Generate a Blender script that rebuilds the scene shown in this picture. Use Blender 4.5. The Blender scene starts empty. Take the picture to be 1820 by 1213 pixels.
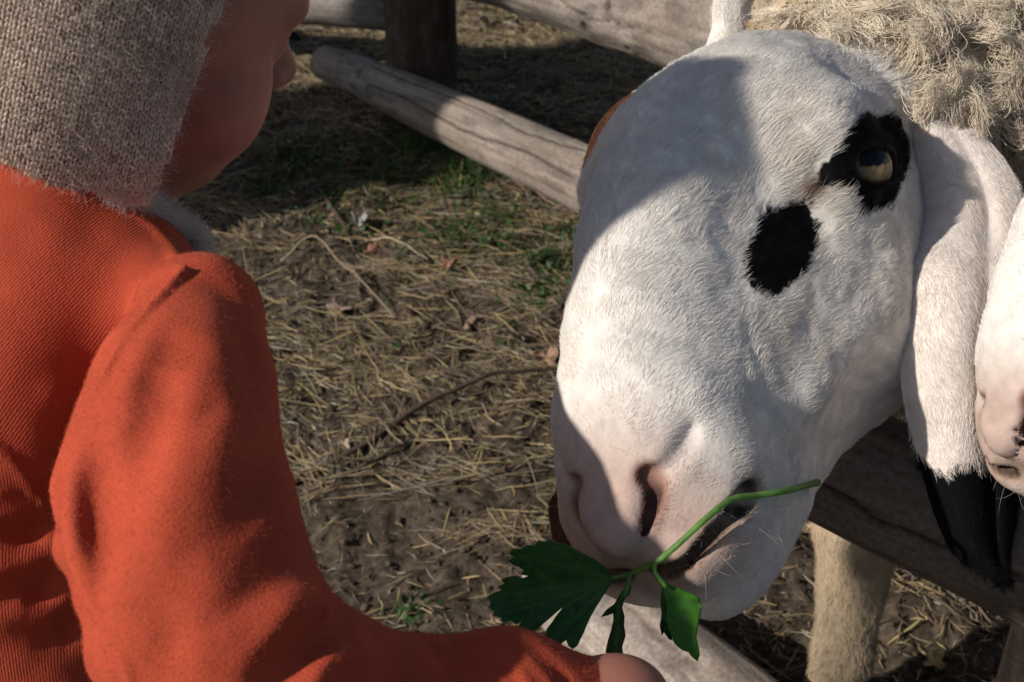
import bpy, bmesh, math, os
import numpy as np
from mathutils import Vector, Matrix

# ------------------------------------------------------------------ camera
scene = bpy.context.scene
col = scene.collection
CAM_H, PITCH, FPX = 1.10, math.radians(35.0), 2528.0
cam_data = bpy.data.cameras.new('camera')
cam = bpy.data.objects.new('camera', cam_data)
col.objects.link(cam)
cam.location = (0, 0, CAM_H)
cam.rotation_euler = (math.pi / 2 - PITCH, 0, 0)
cam_data.sensor_width = 36.0
cam_data.lens = 36.0 * FPX / 1820.0
cam_data.clip_start = 0.02
cam_data.clip_end = 600.0
cam_data.dof.use_dof = True
cam_data.dof.focus_distance = 0.70
cam_data.dof.aperture_fstop = 22.0
scene.camera = cam

# ------------------------------------------------------------------ light
SUN = np.array([0.752, 0.345, -0.578]); SUN /= np.linalg.norm(SUN)      # way the sunlight travels
world = bpy.data.worlds.new('World'); scene.world = world
world.use_nodes = True
wn = world.node_tree.nodes; wl = world.node_tree.links
for n in list(wn): wn.remove(n)
sky = wn.new('ShaderNodeTexSky'); sky.sky_type = 'NISHITA'; sky.sun_disc = False
sky.sun_elevation = math.asin(-SUN[2])
sky.sun_rotation = math.atan2(-SUN[0], -SUN[1])
bg = wn.new('ShaderNodeBackground'); bg.inputs['Strength'].default_value = 0.073
sky.dust_density = 1.4; sky.ozone_density = 0.8
wo = wn.new('ShaderNodeOutputWorld')
wl.new(sky.outputs[0], bg.inputs[0]); wl.new(bg.outputs[0], wo.inputs[0])
sl = bpy.data.lights.new('sun', 'SUN'); sl.energy = 4.9; sl.angle = math.radians(1.1); sl.color = (1.0, 0.93, 0.83)
so = bpy.data.objects.new('sun', sl); col.objects.link(so)
so.rotation_euler = Vector(SUN).to_track_quat('-Z', 'Y').to_euler()
so.location = (-3, -1, 3)
scene.view_settings.view_transform = 'Standard'
scene.view_settings.look = 'None'
scene.view_settings.exposure = -0.25
scene.view_settings.gamma = 1.0
scene.render.engine = 'CYCLES'
scene.cycles.max_bounces = 6
scene.cycles.diffuse_bounces = 3
scene.cycles.transparent_max_bounces = 6

ONLY = os.environ.get('ONLY', '')
def want(k): return (not ONLY) or (k in ONLY.split(','))

# ------------------------------------------------------------------ frames
CP, SP = math.cos(PITCH), math.sin(PITCH)
CAMM = np.array([[1, 0, 0], [0, SP, -CP], [0, CP, SP]])   # columns: cam x, cam y, cam z in world
CLOC = np.array([0, 0, CAM_H])
def c2w(p): return np.asarray(p, float) @ CAMM.T + CLOC
def w2c(p): return (np.asarray(p, float) - CLOC) @ CAMM
def P(x, y, d): return np.array([(x - 910) / FPX * d, -(y - 606.5) / FPX * d, -d])
def W(x, y, d): return c2w(P(x, y, d))
def proj(pc): return np.stack([910 + FPX * pc[..., 0] / -pc[..., 2], 606.5 - FPX * pc[..., 1] / -pc[..., 2]], -1)
def nrm(v):
    v = np.asarray(v, float)
    return v / np.maximum(np.linalg.norm(v, axis=-1, keepdims=True), 1e-12)
def ground_pt(x, y):                        # ray meets the ground z=0
    r = c2w(P(x, y, 1.0)) - CLOC
    return CLOC + r * (-CAM_H / r[2])

# ------------------------------------------------------------------ scene helpers
def empty(name, loc, label=None, cat=None, group=None, kind=None):
    o = bpy.data.objects.new(name, None); col.objects.link(o)
    o.location = loc; o.empty_display_size = 0.05
    tag(o, label, cat, group, kind); return o
def tag(o, label=None, cat=None, group=None, kind=None):
    if label: o['label'] = label
    if cat: o['category'] = cat
    if group: o['group'] = group
    if kind: o['kind'] = kind
    return o
def link(o, parent=None):
    col.objects.link(o)
    if parent is not None:
        root = parent; off = Vector((0, 0, 0))
        while root is not None:
            off += root.location; root = root.parent
        o.parent = parent; o.location = -off           # meshes are in world coordinates
    return o
def mesh_obj(name, verts, faces, m, parent=None, smooth=True, colors=None):
    me = bpy.data.meshes.new(name)
    verts = np.asarray(verts, np.float32)
    if isinstance(faces, np.ndarray) and len(faces):
        k = faces.shape[1]
        me.vertices.add(len(verts)); me.vertices.foreach_set('co', verts.ravel())
        me.loops.add(faces.size); me.loops.foreach_set('vertex_index', faces.astype(np.int32).ravel())
        me.polygons.add(len(faces)); me.polygons.foreach_set('loop_start', np.arange(0, faces.size, k, dtype=np.int32))
        me.polygons.foreach_set('loop_total', np.full(len(faces), k, np.int32))
        me.update(calc_edges=True)
    else:
        me.from_pydata([tuple(map(float, v)) for v in verts], [], [tuple(f) for f in faces]); me.update()
    me.polygons.foreach_set('use_smooth', np.full(len(me.polygons), smooth)); 
    if colors is not None:
        at = me.attributes.new('col', 'FLOAT_COLOR', 'POINT')
        c = np.ones((len(verts), 4), np.float32); c[:, :3] = colors
        at.data.foreach_set('color', c.ravel())
    me.validate()
    o = bpy.data.objects.new(name, me)
    if m is not None: me.materials.append(m)
    return link(o, parent)
def hair_obj(name, pts, rad, colors, m, parent=None):
    """pts (N,K,3) world, rad (N,K) , colors (N,3)"""
    N, K, _ = pts.shape
    cd = bpy.data.hair_curves.new(name)
    cd.add_curves([K] * N)
    cd.points.foreach_set('position', pts.astype(np.float32).ravel())
    ra = cd.attributes.get('radius') or cd.attributes.new('radius', 'FLOAT', 'POINT')
    ra.data.foreach_set('value', rad.astype(np.float32).ravel())
    at = cd.attributes.new('col', 'FLOAT_COLOR', 'CURVE')
    c = np.ones((N, 4), np.float32); c[:, :3] = colors
    at.data.foreach_set('color', c.ravel())
    cd.materials.append(m)
    o = bpy.data.objects.new(name, cd)
    return link(o, parent)

# ------------------------------------------------------------------ noise (numpy value noise)
def _h(i, j, k, s):
    n = (i.astype(np.int64) * 73856093) ^ (j.astype(np.int64) * 19349663) ^ (k.astype(np.int64) * 83492791) ^ (s * 2654435761)
    n &= 0xffffffff
    n = ((n ^ (n >> 15)) * 2246822519) & 0xffffffff
    n = ((n ^ (n >> 13)) * 3266489917) & 0xffffffff
    n ^= n >> 16
    return n.astype(np.float64) / 4294967295.0
def vnoise(p, s=0):
    p = np.asarray(p, float); i = np.floor(p).astype(np.int64); f = p - i; f = f * f * (3 - 2 * f)
    r = 0
    for dx in (0, 1):
        for dy in (0, 1):
            for dz in (0, 1):
                w = (f[..., 0] if dx else 1 - f[..., 0]) * (f[..., 1] if dy else 1 - f[..., 1]) * (f[..., 2] if dz else 1 - f[..., 2])
                r = r + w * _h(i[..., 0] + dx, i[..., 1] + dy, i[..., 2] + dz, s)
    return r * 2 - 1
def fbm(p, o=4, s=0, g=0.5):
    r = 0; a = 1.0
    for k in range(o):
        r = r + a * vnoise(np.asarray(p) * 2 ** k + 17.3 * k, s + k); a *= g
    return r

# ------------------------------------------------------------------ signed distance modelling
def smin(a, b, k):
    h = np.clip(0.5 + 0.5 * (b - a) / k, 0, 1)
    return b + (a - b) * h - k * h * (1 - h)
def smax(a, b, k): return -smin(-a, -b, k)
def ell(p, c, r, R=None):
    q = p - np.asarray(c, float)
    if R is not None: q = q @ np.asarray(R)           # columns of R = axes
    r = np.asarray(r, float)
    k0 = np.linalg.norm(q / r, axis=-1); k1 = np.linalg.norm(q / (r * r), axis=-1)
    return k0 * (k0 - 1) / np.maximum(k1, 1e-9)
def cone(p, a, b, ra, rb):
    a = np.asarray(a, float); b = np.asarray(b, float); ba = b - a
    t = np.clip(((p - a) @ ba) / (ba @ ba), 0, 1)
    return np.linalg.norm(p - a - t[..., None] * ba, axis=-1) - (ra + (rb - ra) * t)
def chain(p, pts, rs, k):
    r = None
    for i in range(len(pts) - 1):
        d = cone(p, pts[i], pts[i + 1], rs[i], rs[i + 1])
        r = d if r is None else smin(r, d, k)
    return r
def surface_nets(f, lo, hi, h):
    lo = np.asarray(lo, float); n = np.ceil((np.asarray(hi) - lo) / h).astype(int) + 1
    xs = [lo[i] + h * np.arange(n[i]) for i in range(3)]
    B = 8
    nb = -(-n // B); npad = nb * B
    bc = np.stack(np.meshgrid(*[lo[i] + h * (B * np.arange(nb[i]) + (B - 1) / 2) for i in range(3)], indexing='ij'), -1)
    cf = np.concatenate([f(bc[i:i + 1]) for i in range(nb[0])])
    act = np.argwhere(np.abs(cf) < 0.5 * 1.732 * B * h * 1.5 + h)
    F = np.repeat(np.repeat(np.repeat(cf.astype(np.float32), B, 0), B, 1), B, 2)
    loc = np.stack(np.meshgrid(*[np.arange(B)] * 3, indexing='ij'), -1)
    FB = F.reshape(nb[0], B, nb[1], B, nb[2], B)
    for i in range(0, len(act), 800):
        k = act[i:i + 800]
        g = lo + h * (k[:, None, None, None, :] * B + loc[None])
        FB[k[:, 0], :, k[:, 1], :, k[:, 2], :] = f(g)
    n = npad
    ins = F < 0
    c = [ins[a:n[0] - 1 + a, b:n[1] - 1 + b, d:n[2] - 1 + d] for a in (0, 1) for b in (0, 1) for d in (0, 1)]
    s = sum(x.astype(np.int8) for x in c)
    act = (s > 0) & (s < 8)
    I = np.argwhere(act); idx = -np.ones(act.shape, np.int64); idx[act] = np.arange(len(I))
    acc = np.zeros((len(I), 3)); cnt = np.zeros(len(I))
    for ax in range(3):
        o1, o2 = [(1, 2), (0, 2), (0, 1)][ax]
        for u in (0, 1):
            for v in (0, 1):
                A = I.copy(); A[:, o1] += u; A[:, o2] += v; B = A.copy(); B[:, ax] += 1
                fa = F[A[:, 0], A[:, 1], A[:, 2]]; fb = F[B[:, 0], B[:, 1], B[:, 2]]
                m = (fa < 0) != (fb < 0)
                t = np.where(m, fa / np.where(m, fa - fb, 1), 0)
                q = A.astype(float); q[:, ax] += t
                acc[m] += q[m]; cnt[m] += 1
    V = lo + h * acc / cnt[:, None]
    quads = []
    for ax in range(3):
        o1, o2 = [(1, 2), (2, 0), (0, 1)][ax]
        sl0 = [slice(None)] * 3; sl1 = [slice(None)] * 3
        sl0[ax] = slice(0, n[ax] - 1); sl1[ax] = slice(1, n[ax])
        a = ins[tuple(sl0)]; b = ins[tuple(sl1)]
        E = np.argwhere(a != b)
        E = E[(E[:, o1] > 0) & (E[:, o2] > 0) & (E[:, o1] < n[o1] - 1) & (E[:, o2] < n[o2] - 1)]
        def cc(d1, d2):
            q = E.copy(); q[:, o1] -= d1; q[:, o2] -= d2
            return idx[q[:, 0], q[:, 1], q[:, 2]]
        Q = np.stack([cc(1, 1), cc(0, 1), cc(0, 0), cc(1, 0)], 1)
        fl = ~a[E[:, 0], E[:, 1], E[:, 2]]
        Q[fl] = Q[fl][:, ::-1]
        quads.append(Q)
    Q = np.concatenate(quads); Q = Q[(Q >= 0).all(1)]
    return V, Q
def grad(f, p, e=0.0008):
    g = np.stack([f(p + np.eye(3)[i] * e) - f(p - np.eye(3)[i] * e) for i in range(3)], -1)
    return nrm(g)
def raycast(f, px, t0=0.3, t1=1.6):
    """f takes camera space; px (N,2) -> camera points (N,3), hit mask"""
    px = np.asarray(px, float)
    dr = nrm(np.stack([(px[:, 0] - 910) / FPX, -(px[:, 1] - 606.5) / FPX, -np.ones(len(px))], -1))
    t = np.full(len(px), t0)
    for _ in range(160):
        d = f(dr * t[:, None]); t = np.minimum(t + 0.6 * d, t1)
    return dr * t[:, None], t < t1 - 1e-4
def inpoly(x, y, poly):
    poly = np.asarray(poly, float); r = np.zeros(np.shape(x), bool)
    for i in range(len(poly)):
        x1, y1 = poly[i - 1]; x2, y2 = poly[i]
        c = ((y1 > y) != (y2 > y)) & (x < (x2 - x1) * (y - y1) / (y2 - y1 + 1e-12) + x1)
        r ^= c
    return r
def sample_surface(V, Q, n, rng):
    T = np.concatenate([Q[:, [0, 1, 2]], Q[:, [0, 2, 3]]]) if Q.shape[1] == 4 else Q
    a, b, c = V[T[:, 0]], V[T[:, 1]], V[T[:, 2]]
    ar = np.linalg.norm(np.cross(b - a, c - a), axis=1)
    k = rng.choice(len(T), n, p=ar / ar.sum())
    u = rng.random(n); v = rng.random(n); m = u + v > 1; u[m] = 1 - u[m]; v[m] = 1 - v[m]
    nn = nrm(np.cross(b[k] - a[k], c[k] - a[k]))
    return a[k] + u[:, None] * (b[k] - a[k]) + v[:, None] * (c[k] - a[k]), nn
def tube(pts, rs, seg=8, cap=True):
    pts = np.asarray(pts, float); n = len(pts)
    rs = np.broadcast_to(np.asarray(rs, float), (n,))
    T = nrm(np.gradient(pts, axis=0))
    up = np.array([0.3, 0.2, 0.93]); A = nrm(np.cross(T, up)); B = np.cross(T, A)
    th = np.linspace(0, 2 * math.pi, seg, endpoint=False)
    V = pts[:, None] + rs[:, None, None] * (np.cos(th)[None, :, None] * A[:, None] + np.sin(th)[None, :, None] * B[:, None])
    V = V.reshape(-1, 3); F = []
    for i in range(n - 1):
        for j in range(seg):
            F.append((i * seg + j, i * seg + (j + 1) % seg, (i + 1) * seg + (j + 1) % seg, (i + 1) * seg + j))
    V = np.concatenate([V, pts[:1], pts[-1:]])
    F = np.array(F)
    if cap:
        e = [(n * seg, (j + 1) % seg, j, j) for j in range(seg)] + [(n * seg + 1, (n - 1) * seg + j, (n - 1) * seg + (j + 1) % seg, (n - 1) * seg + (j + 1) % seg) for j in range(seg)]
        tri = [(a, b, c) for a, b, c, d in e]
        return V, [tuple(q) for q in F] + tri
    return V, [tuple(q) for q in F]
def catmull(pts, n):
    pts = np.asarray(pts, float)
    Pp = np.concatenate([2 * pts[:1] - pts[1:2], pts, 2 * pts[-1:] - pts[-2:-1]])
    t = np.linspace(0, len(pts) - 1, n); i = np.minimum(t.astype(int), len(pts) - 2); f = (t - i)[:, None]
    a, b, c, d = Pp[i], Pp[i + 1], Pp[i + 2], Pp[i + 3]
    return 0.5 * (2 * b + (c - a) * f + (2 * a - 5 * b + 4 * c - d) * f ** 2 + (3 * b - a - 3 * c + d) * f ** 3)

# ------------------------------------------------------------------ materials
def mat(name):
    m = bpy.data.materials.new(name); m.use_nodes = True
    nt = m.node_tree; b = nt.nodes['Principled BSDF']
    return m, nt, b
def N(nt, t, **kw):
    n = nt.nodes.new(t)
    for k, v in kw.items(): setattr(n, k, v)
    return n
def attr_mat(name, rough=0.6, spec=0.3, noise=None, bump=None, sheen=0.0, sss=0.0, sssr=(1, .4, .2), sscale=0.005):
    m, nt, b = mat(name)
    a = N(nt, 'ShaderNodeAttribute', attribute_name='col')
    src = a.outputs['Color']
    tc = N(nt, 'ShaderNodeTexCoord')
    if noise:
        nz = N(nt, 'ShaderNodeTexNoise'); nz.inputs['Scale'].default_value = noise[0]; nz.inputs['Detail'].default_value = 5
        nt.links.new(tc.outputs['Object'], nz.inputs['Vector'])
        mp = N(nt, 'ShaderNodeMapRange'); mp.inputs['To Min'].default_value = 1 - noise[1]; mp.inputs['To Max'].default_value = 1 + noise[1]
        mp.inputs['From Min'].default_value = .3; mp.inputs['From Max'].default_value = .7
        nt.links.new(nz.outputs['Fac'], mp.inputs['Value'])
        mx = N(nt, 'ShaderNodeVectorMath', operation='SCALE')
        nt.links.new(src, mx.inputs[0]); nt.links.new(mp.outputs[0], mx.inputs['Scale']); src = mx.outputs[0]
    nt.links.new(src, b.inputs['Base Color'])
    if bump:
        nz = N(nt, 'ShaderNodeTexNoise'); nz.inputs['Scale'].default_value = bump[0]; nz.inputs['Detail'].default_value = 6
        nt.links.new(tc.outputs['Object'], nz.inputs['Vector'])
        bp = N(nt, 'ShaderNodeBump'); bp.inputs['Strength'].default_value = bump[1]; bp.inputs['Distance'].default_value = bump[2]
        nt.links.new(nz.outputs['Fac'], bp.inputs['Height']); nt.links.new(bp.outputs[0], b.inputs['Normal'])
    b.inputs['Roughness'].default_value = rough
    b.inputs['Specular IOR Level'].default_value = spec
    if sheen: b.inputs['Sheen Weight'].default_value = sheen
    if sss:
        b.inputs['Subsurface Weight'].default_value = sss; b.inputs['Subsurface Radius'].default_value = sssr
        b.inputs['Subsurface Scale'].default_value = sscale
    return m
M_HAIR = attr_mat('short_hair', rough=0.6, spec=0.08)
M_WOOLHAIR = attr_mat('wool_strand', rough=0.7, spec=0.15)
M_HIDE = attr_mat('hide', rough=0.75, spec=0.08, noise=(140, .12), bump=(500, .4, .001))

def tangent_dir(nv, d):
    t = d - (d * nv).sum(-1, keepdims=True) * nv
    return nrm(t)
def make_fur(name, pos, nv, d, length, lift, rad, colors, m, parent, rng, K=4, jitter=0.25, wave=0.0):
    n = len(pos); length = np.broadcast_to(length, (n,)); lift = np.broadcast_to(lift, (n,))
    t = tangent_dir(nv, d + jitter * rng.normal(size=(n, 3)))
    pts = np.empty((n, K, 3)); cur = pos - nv * 0.0004
    pts[:, 0] = cur
    for k in range(1, K):
        f = k / (K - 1)
        dd = nrm(t + nv * (lift * (1.35 - 0.9 * f))[:, None] + wave * rng.normal(size=(n, 3)))
        cur = cur + dd * (length / (K - 1))[:, None]; pts[:, k] = cur
    prof = np.array([1.0 - 0.85 * (k / (K - 1)) ** 1.5 for k in range(K)])
    R = np.broadcast_to(rad, (n,))[:, None] * prof[None]
    return hair_obj(name, pts, R, colors, m, parent)

# =================================================================== SHEEP HEAD FIELD (metres, local u = sideways, v = up the brow, w = to the muzzle)
_HW = np.array([-14, -11, -8, -4, -1, 2, 5, 8, 11, 13.5, 15.5, 17.2, 18.2, 18.9]) / 100
_VT = np.array([1.5, 4.0, 6.2, 7.7, 8.3, 8.6, 8.5, 8.0, 7.2, 5.9, 4.5, 2.8, 1.4, -0.4]) / 100
_VB = np.array([-6.5, -8, -9.1, -9.5, -9.1, -8.4, -7.6, -7.0, -6.5, -6.1, -5.6, -4.9, -4.3, -3.2]) / 100
_HA = np.array([4.4, 5.2, 5.6, 5.7, 5.6, 5.45, 5.2, 4.95, 4.5, 3.95, 3.45, 3.0, 2.5, 1.35]) / 100
_TP = np.array([.0, .0, -.06, -.14, -.22, -.30, -.34, -.34, -.30, -.20, -.08, 0, 0, 0])
def lerp_s(x, xs, ys):                      # smooth table
    r = 0
    for o in (-0.012, -0.006, 0, 0.006, 0.012): r = r + np.interp(x + o, xs, ys)
    return r / 5
def head_field(p):
    u = np.abs(p[..., 0]); v = p[..., 1]; w = p[..., 2]
    vt = lerp_s(w, _HW, _VT); vb = lerp_s(w, _HW, _VB); a = lerp_s(w, _HW, _HA); tp = lerp_s(w, _HW, _TP)
    vc = (vt + vb) / 2; b = (vt - vb) / 2
    vn = np.clip((v - vc) / b, -1.3, 1.3)
    aa = a * (1 + tp * vn)
    pe = 2.08
    q = ((u / aa) ** pe + np.abs((v - vc) / b) ** pe) ** (1 / pe)
    d = (q - 1) * np.minimum(a, b) * 0.9
    d = smax(d, w - 0.189, 0.012); d = smax(d, -0.15 - w, 0.02)
    U = np.stack([u, v, w], -1)
    # brow and orbit
    d = smin(d, ell(U, (.035, .048, -.008), (.014, .016, .030)), .03)
    d = smin(d, ell(U, (.050, .028, -.002), (.0125, .020, .024)), .026)
    # cheek muscle, jaw
    d = smin(d, ell(U, (.032, -.030, .000), (.022, .050, .055)), .035)
    d = smin(d, cone(U, (.019, -.061, .01), (.011, -.044, .12), .017, .012), .03)
    d = smax(d, -ell(U, (.055, -.060, .085), (.011, .018, .030)), .03)
    # lips and chin
    d = smin(d, ell(U, (.017, -.018, .150), (.019, .028, .028)), .018)
    d = smin(d, ell(U, (.0, -.058, .140), (.022, .017, .027)), .013)
    return d
class Pose:
    def __init__(s, O, R, k, far=1.0):
        O = np.asarray(O) * far; k = k * far
        U_, _, V_ = np.linalg.svd(np.asarray(R, float)); s.R = U_ @ V_; s.O = np.asarray(O, float); s.k = k
    def to_local(s, pc): return (pc - s.O) @ s.R / s.k
    def to_cam(s, pl): return np.asarray(pl) @ s.R.T * s.k + s.O
    def field(s, f): return lambda pc: f(s.to_local(pc)) * s.k
def rotw(R, deg):
    t = math.radians(deg); R = np.asarray(R, float); r = R.copy()
    r[:, 0] = R[:, 0] * math.cos(t) + R[:, 1] * math.sin(t); r[:, 1] = R[:, 1] * math.cos(t) - R[:, 0] * math.sin(t); return r
def rotz(R, deg):
    t = math.radians(deg); Z = np.array([[math.cos(t), -math.sin(t), 0], [math.sin(t), math.cos(t), 0], [0, 0, 1]]); return Z @ np.asarray(R, float)
pose1 = Pose([.119, .051, -.710], rotz(rotw([[0.84, -0.343, -0.422], [0.039, 0.813, -0.581], [0.542, 0.472, 0.696]], 4), 6), 1.12, 1.09)
def mirror_u(l): l = np.array(l); l[:, 0] = np.abs(l[:, 0]); return l
def surf_local(pose, f, px, inset=0.0, n=0):
    c, hit = raycast(pose.field(f), px)
    l = pose.to_local(c); l[:, 0] = np.abs(l[:, 0])
    if n: l = catmull(l, n)
    if inset: l = l - grad(f, l) * inset
    return l
_lnost = surf_local(pose1, head_field, [(1150, 846), (1161, 872), (1152, 905), (1132, 935), (1105, 958)], .001, 14)
_lmouth = surf_local(pose1, head_field, [(1060, 1018), (1110, 1026), (1190, 1018), (1240, 978), (1280, 936), (1312, 900), (1335, 868)], .001, 24)
_lfold = surf_local(pose1, head_field, [(1166, 850), (1195, 825), (1215, 795), (1230, 765)], .0, 10)
_leye = surf_local(pose1, head_field, [(1552, 292)], 0)[0]
_eyen = grad(head_field, _leye[None])[0]
_l2 = surf_local(pose1, head_field, [(1512, 300), (1594, 296)], 0)
_eyex = _l2[1] - _l2[0]; _eyex = nrm(_eyex - _eyen * (_eyex @ _eyen))
def eye_axes():
    ey = np.cross(_eyex, _eyen); ey = ey if ey[1] > 0 else -ey
    return _eyex, ey
_tc = nrm(-pose1.O @ pose1.R); _eyen0 = _eyen; _eyen = nrm(_eyen * .50 + _tc * .50); _eyex = nrm(_eyex - _eyen * (_eyex @ _eyen))
EYE_R = .0150
EYE_C = _leye - _eyen * (EYE_R * .80)
_relief = [(surf_local(pose1, head_field, px, 0, 10), am, wd) for px, am, wd in (
    ([(1440, 690), (1480, 640), (1520, 590), (1560, 540)], .0022, .009), ([(1330, 540), (1370, 620), (1385, 720), (1360, 800)], -.0014, .016),
    ([(1470, 735), (1510, 700), (1550, 650)], -.0012, .010), ([(1480, 200), (1530, 172), (1590, 184)], .0035, .009), ([(1462, 300), (1448, 350), (1440, 400)], -.0030, .009),
    ([(1590, 470), (1600, 560), (1585, 650)], .0030, .014), ([(1300, 150), (1240, 260), (1190, 380)], .0028, .016), ([(1180, 560), (1150, 680), (1130, 760)], .0010, .014),
    ([(1290, 240), (1330, 330), (1300, 430)], -.0024, .014), ([(1240, 700), (1290, 760), (1330, 810)], .0030, .011), ([(1410, 830), (1440, 800), (1480, 790)], -.0025, .010),
    ([(1210, 985), (1260, 940), (1300, 890)], .0016, .006), ([(1240, 1025), (1290, 990), (1330, 940)], .0018, .009), ([(1090, 700), (1100, 780)], -.0016, .012))]
def head_detail(p):
    d = head_field(p)
    sh = p.shape; U = p.reshape(-1, 3).copy(); U[:, 0] = np.abs(U[:, 0]); dd = d.reshape(-1).astype(float)
    near = np.abs(dd) < .02
    Un = U[near]; x = dd[near]
    for c_, am_, wd_ in _relief:
        g_ = chain(Un, c_, np.zeros(len(c_)), .004); x = x - am_ * np.exp(-(np.maximum(g_, 0) / wd_) ** 2)
    x = x + .0006 * vnoise(Un * 60, 15) + .0003 * vnoise(Un * 150, 16)
    # nose wing swelling, nostril slit
    x = smin(x, chain(Un, _lnost + np.array([-.0085, .0, .0035]), np.interp(np.arange(14), [0, 4, 9, 13], [.001, .005, .007, .004]), .004), .008)
    x = smax(x, -chain(Un, _lnost, np.interp(np.arange(14), [0, 2, 6, 10, 13], [.0034, .0020, .0022, .0040, .0040]), .002), .0020)
    x = smax(x, -chain(Un, _lmouth, np.interp(np.arange(24), [0, 16, 20, 23], [.0022, .0026, .0046, .0030]), .002), .003)
    x = smax(x, -chain(Un, _lfold, np.linspace(.0018, .0008, 10), .002), .006)
    x = smax(x, -cone(Un, (0, -.008, .193), (0, -.040, .181), .0018, .0018), .004)
    # lids and socket
    x = smin(x, ell(Un, EYE_C, np.array([1, 1, 1]) * EYE_R * 1.16), .006)
    q = Un - EYE_C
    ex, ey = eye_axes()
    a = q @ ex; b = q @ ey; c = q @ _eyen
    lens = np.sqrt((a / .0150) ** 2 + ((b + .0010 + 14 * a * a) / .0074) ** 2) - 1
    x = smax(x, -smax(lens * .010, -(c - .002), .002), .0025)
    dd[near] = x
    return dd.reshape(d.shape)

# =================================================================== SHEEP: body field (world space)
def quad_pts(c0, c1, a, b): pass
def trunk_field(pw, off=(0, 0, 0), legs=True):
    p = pw - np.asarray(off, float)
    n = vnoise(p * 9, 5) * .012 + vnoise(p * 22, 6) * .006
    d = ell(p, (.47, 1.30, .59), (.225, .43, .225))
    d = smin(d, ell(p, (.46, 1.03, .56), (.17, .17, .20)), .08)
    d = d + n
    if legs:
        for x, y, rr in ((.305, .90, 1.0), (.60, .93, 1.0), (.36, 1.58, 1.05), (.58, 1.58, 1.05)):
            d = smin(d, chain(p, [(x + .01, y + .06, .42), (x, y, .26), (x + .005, y - .005, .10), (x, y - .01, .05)], [.062, .038 * rr, .025, .026], .02), .05)
            d = smin(d, ell(p, (x, y - .025, .022), (.024, .034, .022)), .012)
    return d
NECK0 = pose1.to_cam(np.array([0, -.012, -.085])); NECK1 = w2c(np.array([.42, .93, .62]))
def neck_field(pc):
    d = cone(pc, NECK0, NECK1, .078, .125)
    return d

# =================================================================== CHILD
def frame(f, up):
    f = nrm(f); up = nrm(np.asarray(up) - f * np.dot(f, up)); r = np.cross(f, up)
    return np.stack([f, r, up], 1)
CH_R = frame([.78, -.02, -.62], [.31, .88, .37])
CH_K = .96
CH_C = P(518, 131, .690) - CH_R @ np.array([.1035, 0, -.020]) * CH_K
def ch_loc(pc): return (pc - CH_C) @ CH_R / CH_K
def ch_cam(pl): return np.asarray(pl) @ CH_R.T * CH_K + CH_C
def face_field(pl):
    p = pl.copy(); p[..., 1] = np.abs(p[..., 1])
    d = ell(p, (-.012, 0, .025), (.088, .070, .076))
    d = smin(d, ell(p, (.036, 0, .030), (.049, .055, .050)), .02)
    d = smin(d, ell(p, (.038, 0, -.022), (.045, .050, .062)), .02)
    d = smin(d, ell(p, (.046, .030, -.030), (.026, .027, .028)), .018)
    d = smin(d, cone(p, (-.005, .040, -.040), (.050, .012, -.066), .018, .013), .02)
    d = smin(d, ell(p, (.060, 0, -.068), (.013, .015, .012)), .012)
    d = smax(d, -ell(p, (.088, .028, .004), (.016, .018, .012)), .014)
    d = smin(d, cone(p, (.081, 0, .008), (.0945, 0, -.018), .0060, .0098), .009)
    d = smin(d, ell(p, (.088, .0085, -.021), (.0075, .0065, .006)), .005)
    d = smax(d, -ell(p, (.0905, .0055, -.0285), (.0045, .0028, .003)), .002)
    d = smin(d, ell(p, (.0815, 0, -.0415), (.0075, .017, .0045)), .004)
    d = smin(d, ell(p, (.0795, 0, -.0495), (.0075, .014, .005)), .004)
    d = smin(d, ell(p, (.0665, .027, .003), (.0132, .0140, .0128)), .004)
    d = smin(d, ell(p, (.076, .020, .022), (.007, .022, .009)), .014)
    d = smin(d, ell(p, (-.012, .071, -.005), (.014, .008, .022)), .006)
    return d
UPC = np.array([0, CP, SP])
TOR_R = frame([.70, -.30, -.62], UPC)
SH_R = P(352, 585, .605)
TOR_C = SH_R - .088 * TOR_R[:, 1] - .035 * TOR_R[:, 2] - .045 * TOR_R[:, 0]
ARM = [P(352, 566, .603), P(322, 700, .585), P(312, 830, .575), P(318, 950, .567), P(354, 1080, .562), P(445, 1185, .560), P(560, 1222, .565), P(700, 1243, .575), P(900, 1231, .585), P(1026, 1246, .597)]
ARMR = [.026, .0335, .0385, .0430, .0420, .038, .0285, .0215, .0215, .0165]
ARM = [a * (.985, .968, .957, .955, .955, .955, .975, 1., 1., 1., 1.)[i] for i, a in enumerate(ARM)]; ARMR = [r * (.955 if i < 6 else 1.0) for i, r in enumerate(ARMR)]
NECKB = P(150, 400, .655)
HAND0 = P(1080, 1248, .598)
def torso_field(pc, off=0.0):
    q = (pc - TOR_C) @ TOR_R
    d = ell(q, (0, 0, -.035), (.064, .088, .095))
    d = smin(d, ell(q, (-.012, 0, -.16), (.072, .096, .12)), .04)
    d = smin(d, cone(pc, P(140, 480, .66), P(335, 560, .612), .030, .024), .03)
    q2 = q.copy(); q2[..., 1] = -q2[..., 1]
    d = smin(d, chain(pc, [P(20, 405, .645), P(120, 428, .645), P(215, 480, .640)], [.026, .026, .022], .02), .025)
    d = smin(d, cone(q, (0, -.095, .03), (-.015, -.02, .02), .032, .030), .03)
    d = smin(d, chain(q, [(0, -.098, .025), (-.005, -.125, -.09), (.05, -.12, -.18)], [.034, .030, .022], .02), .02)
    return d + off
KS = 0.92                      # the child stands a little nearer
def near_child(f): return lambda pc: f(pc / KS) * KS
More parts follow.
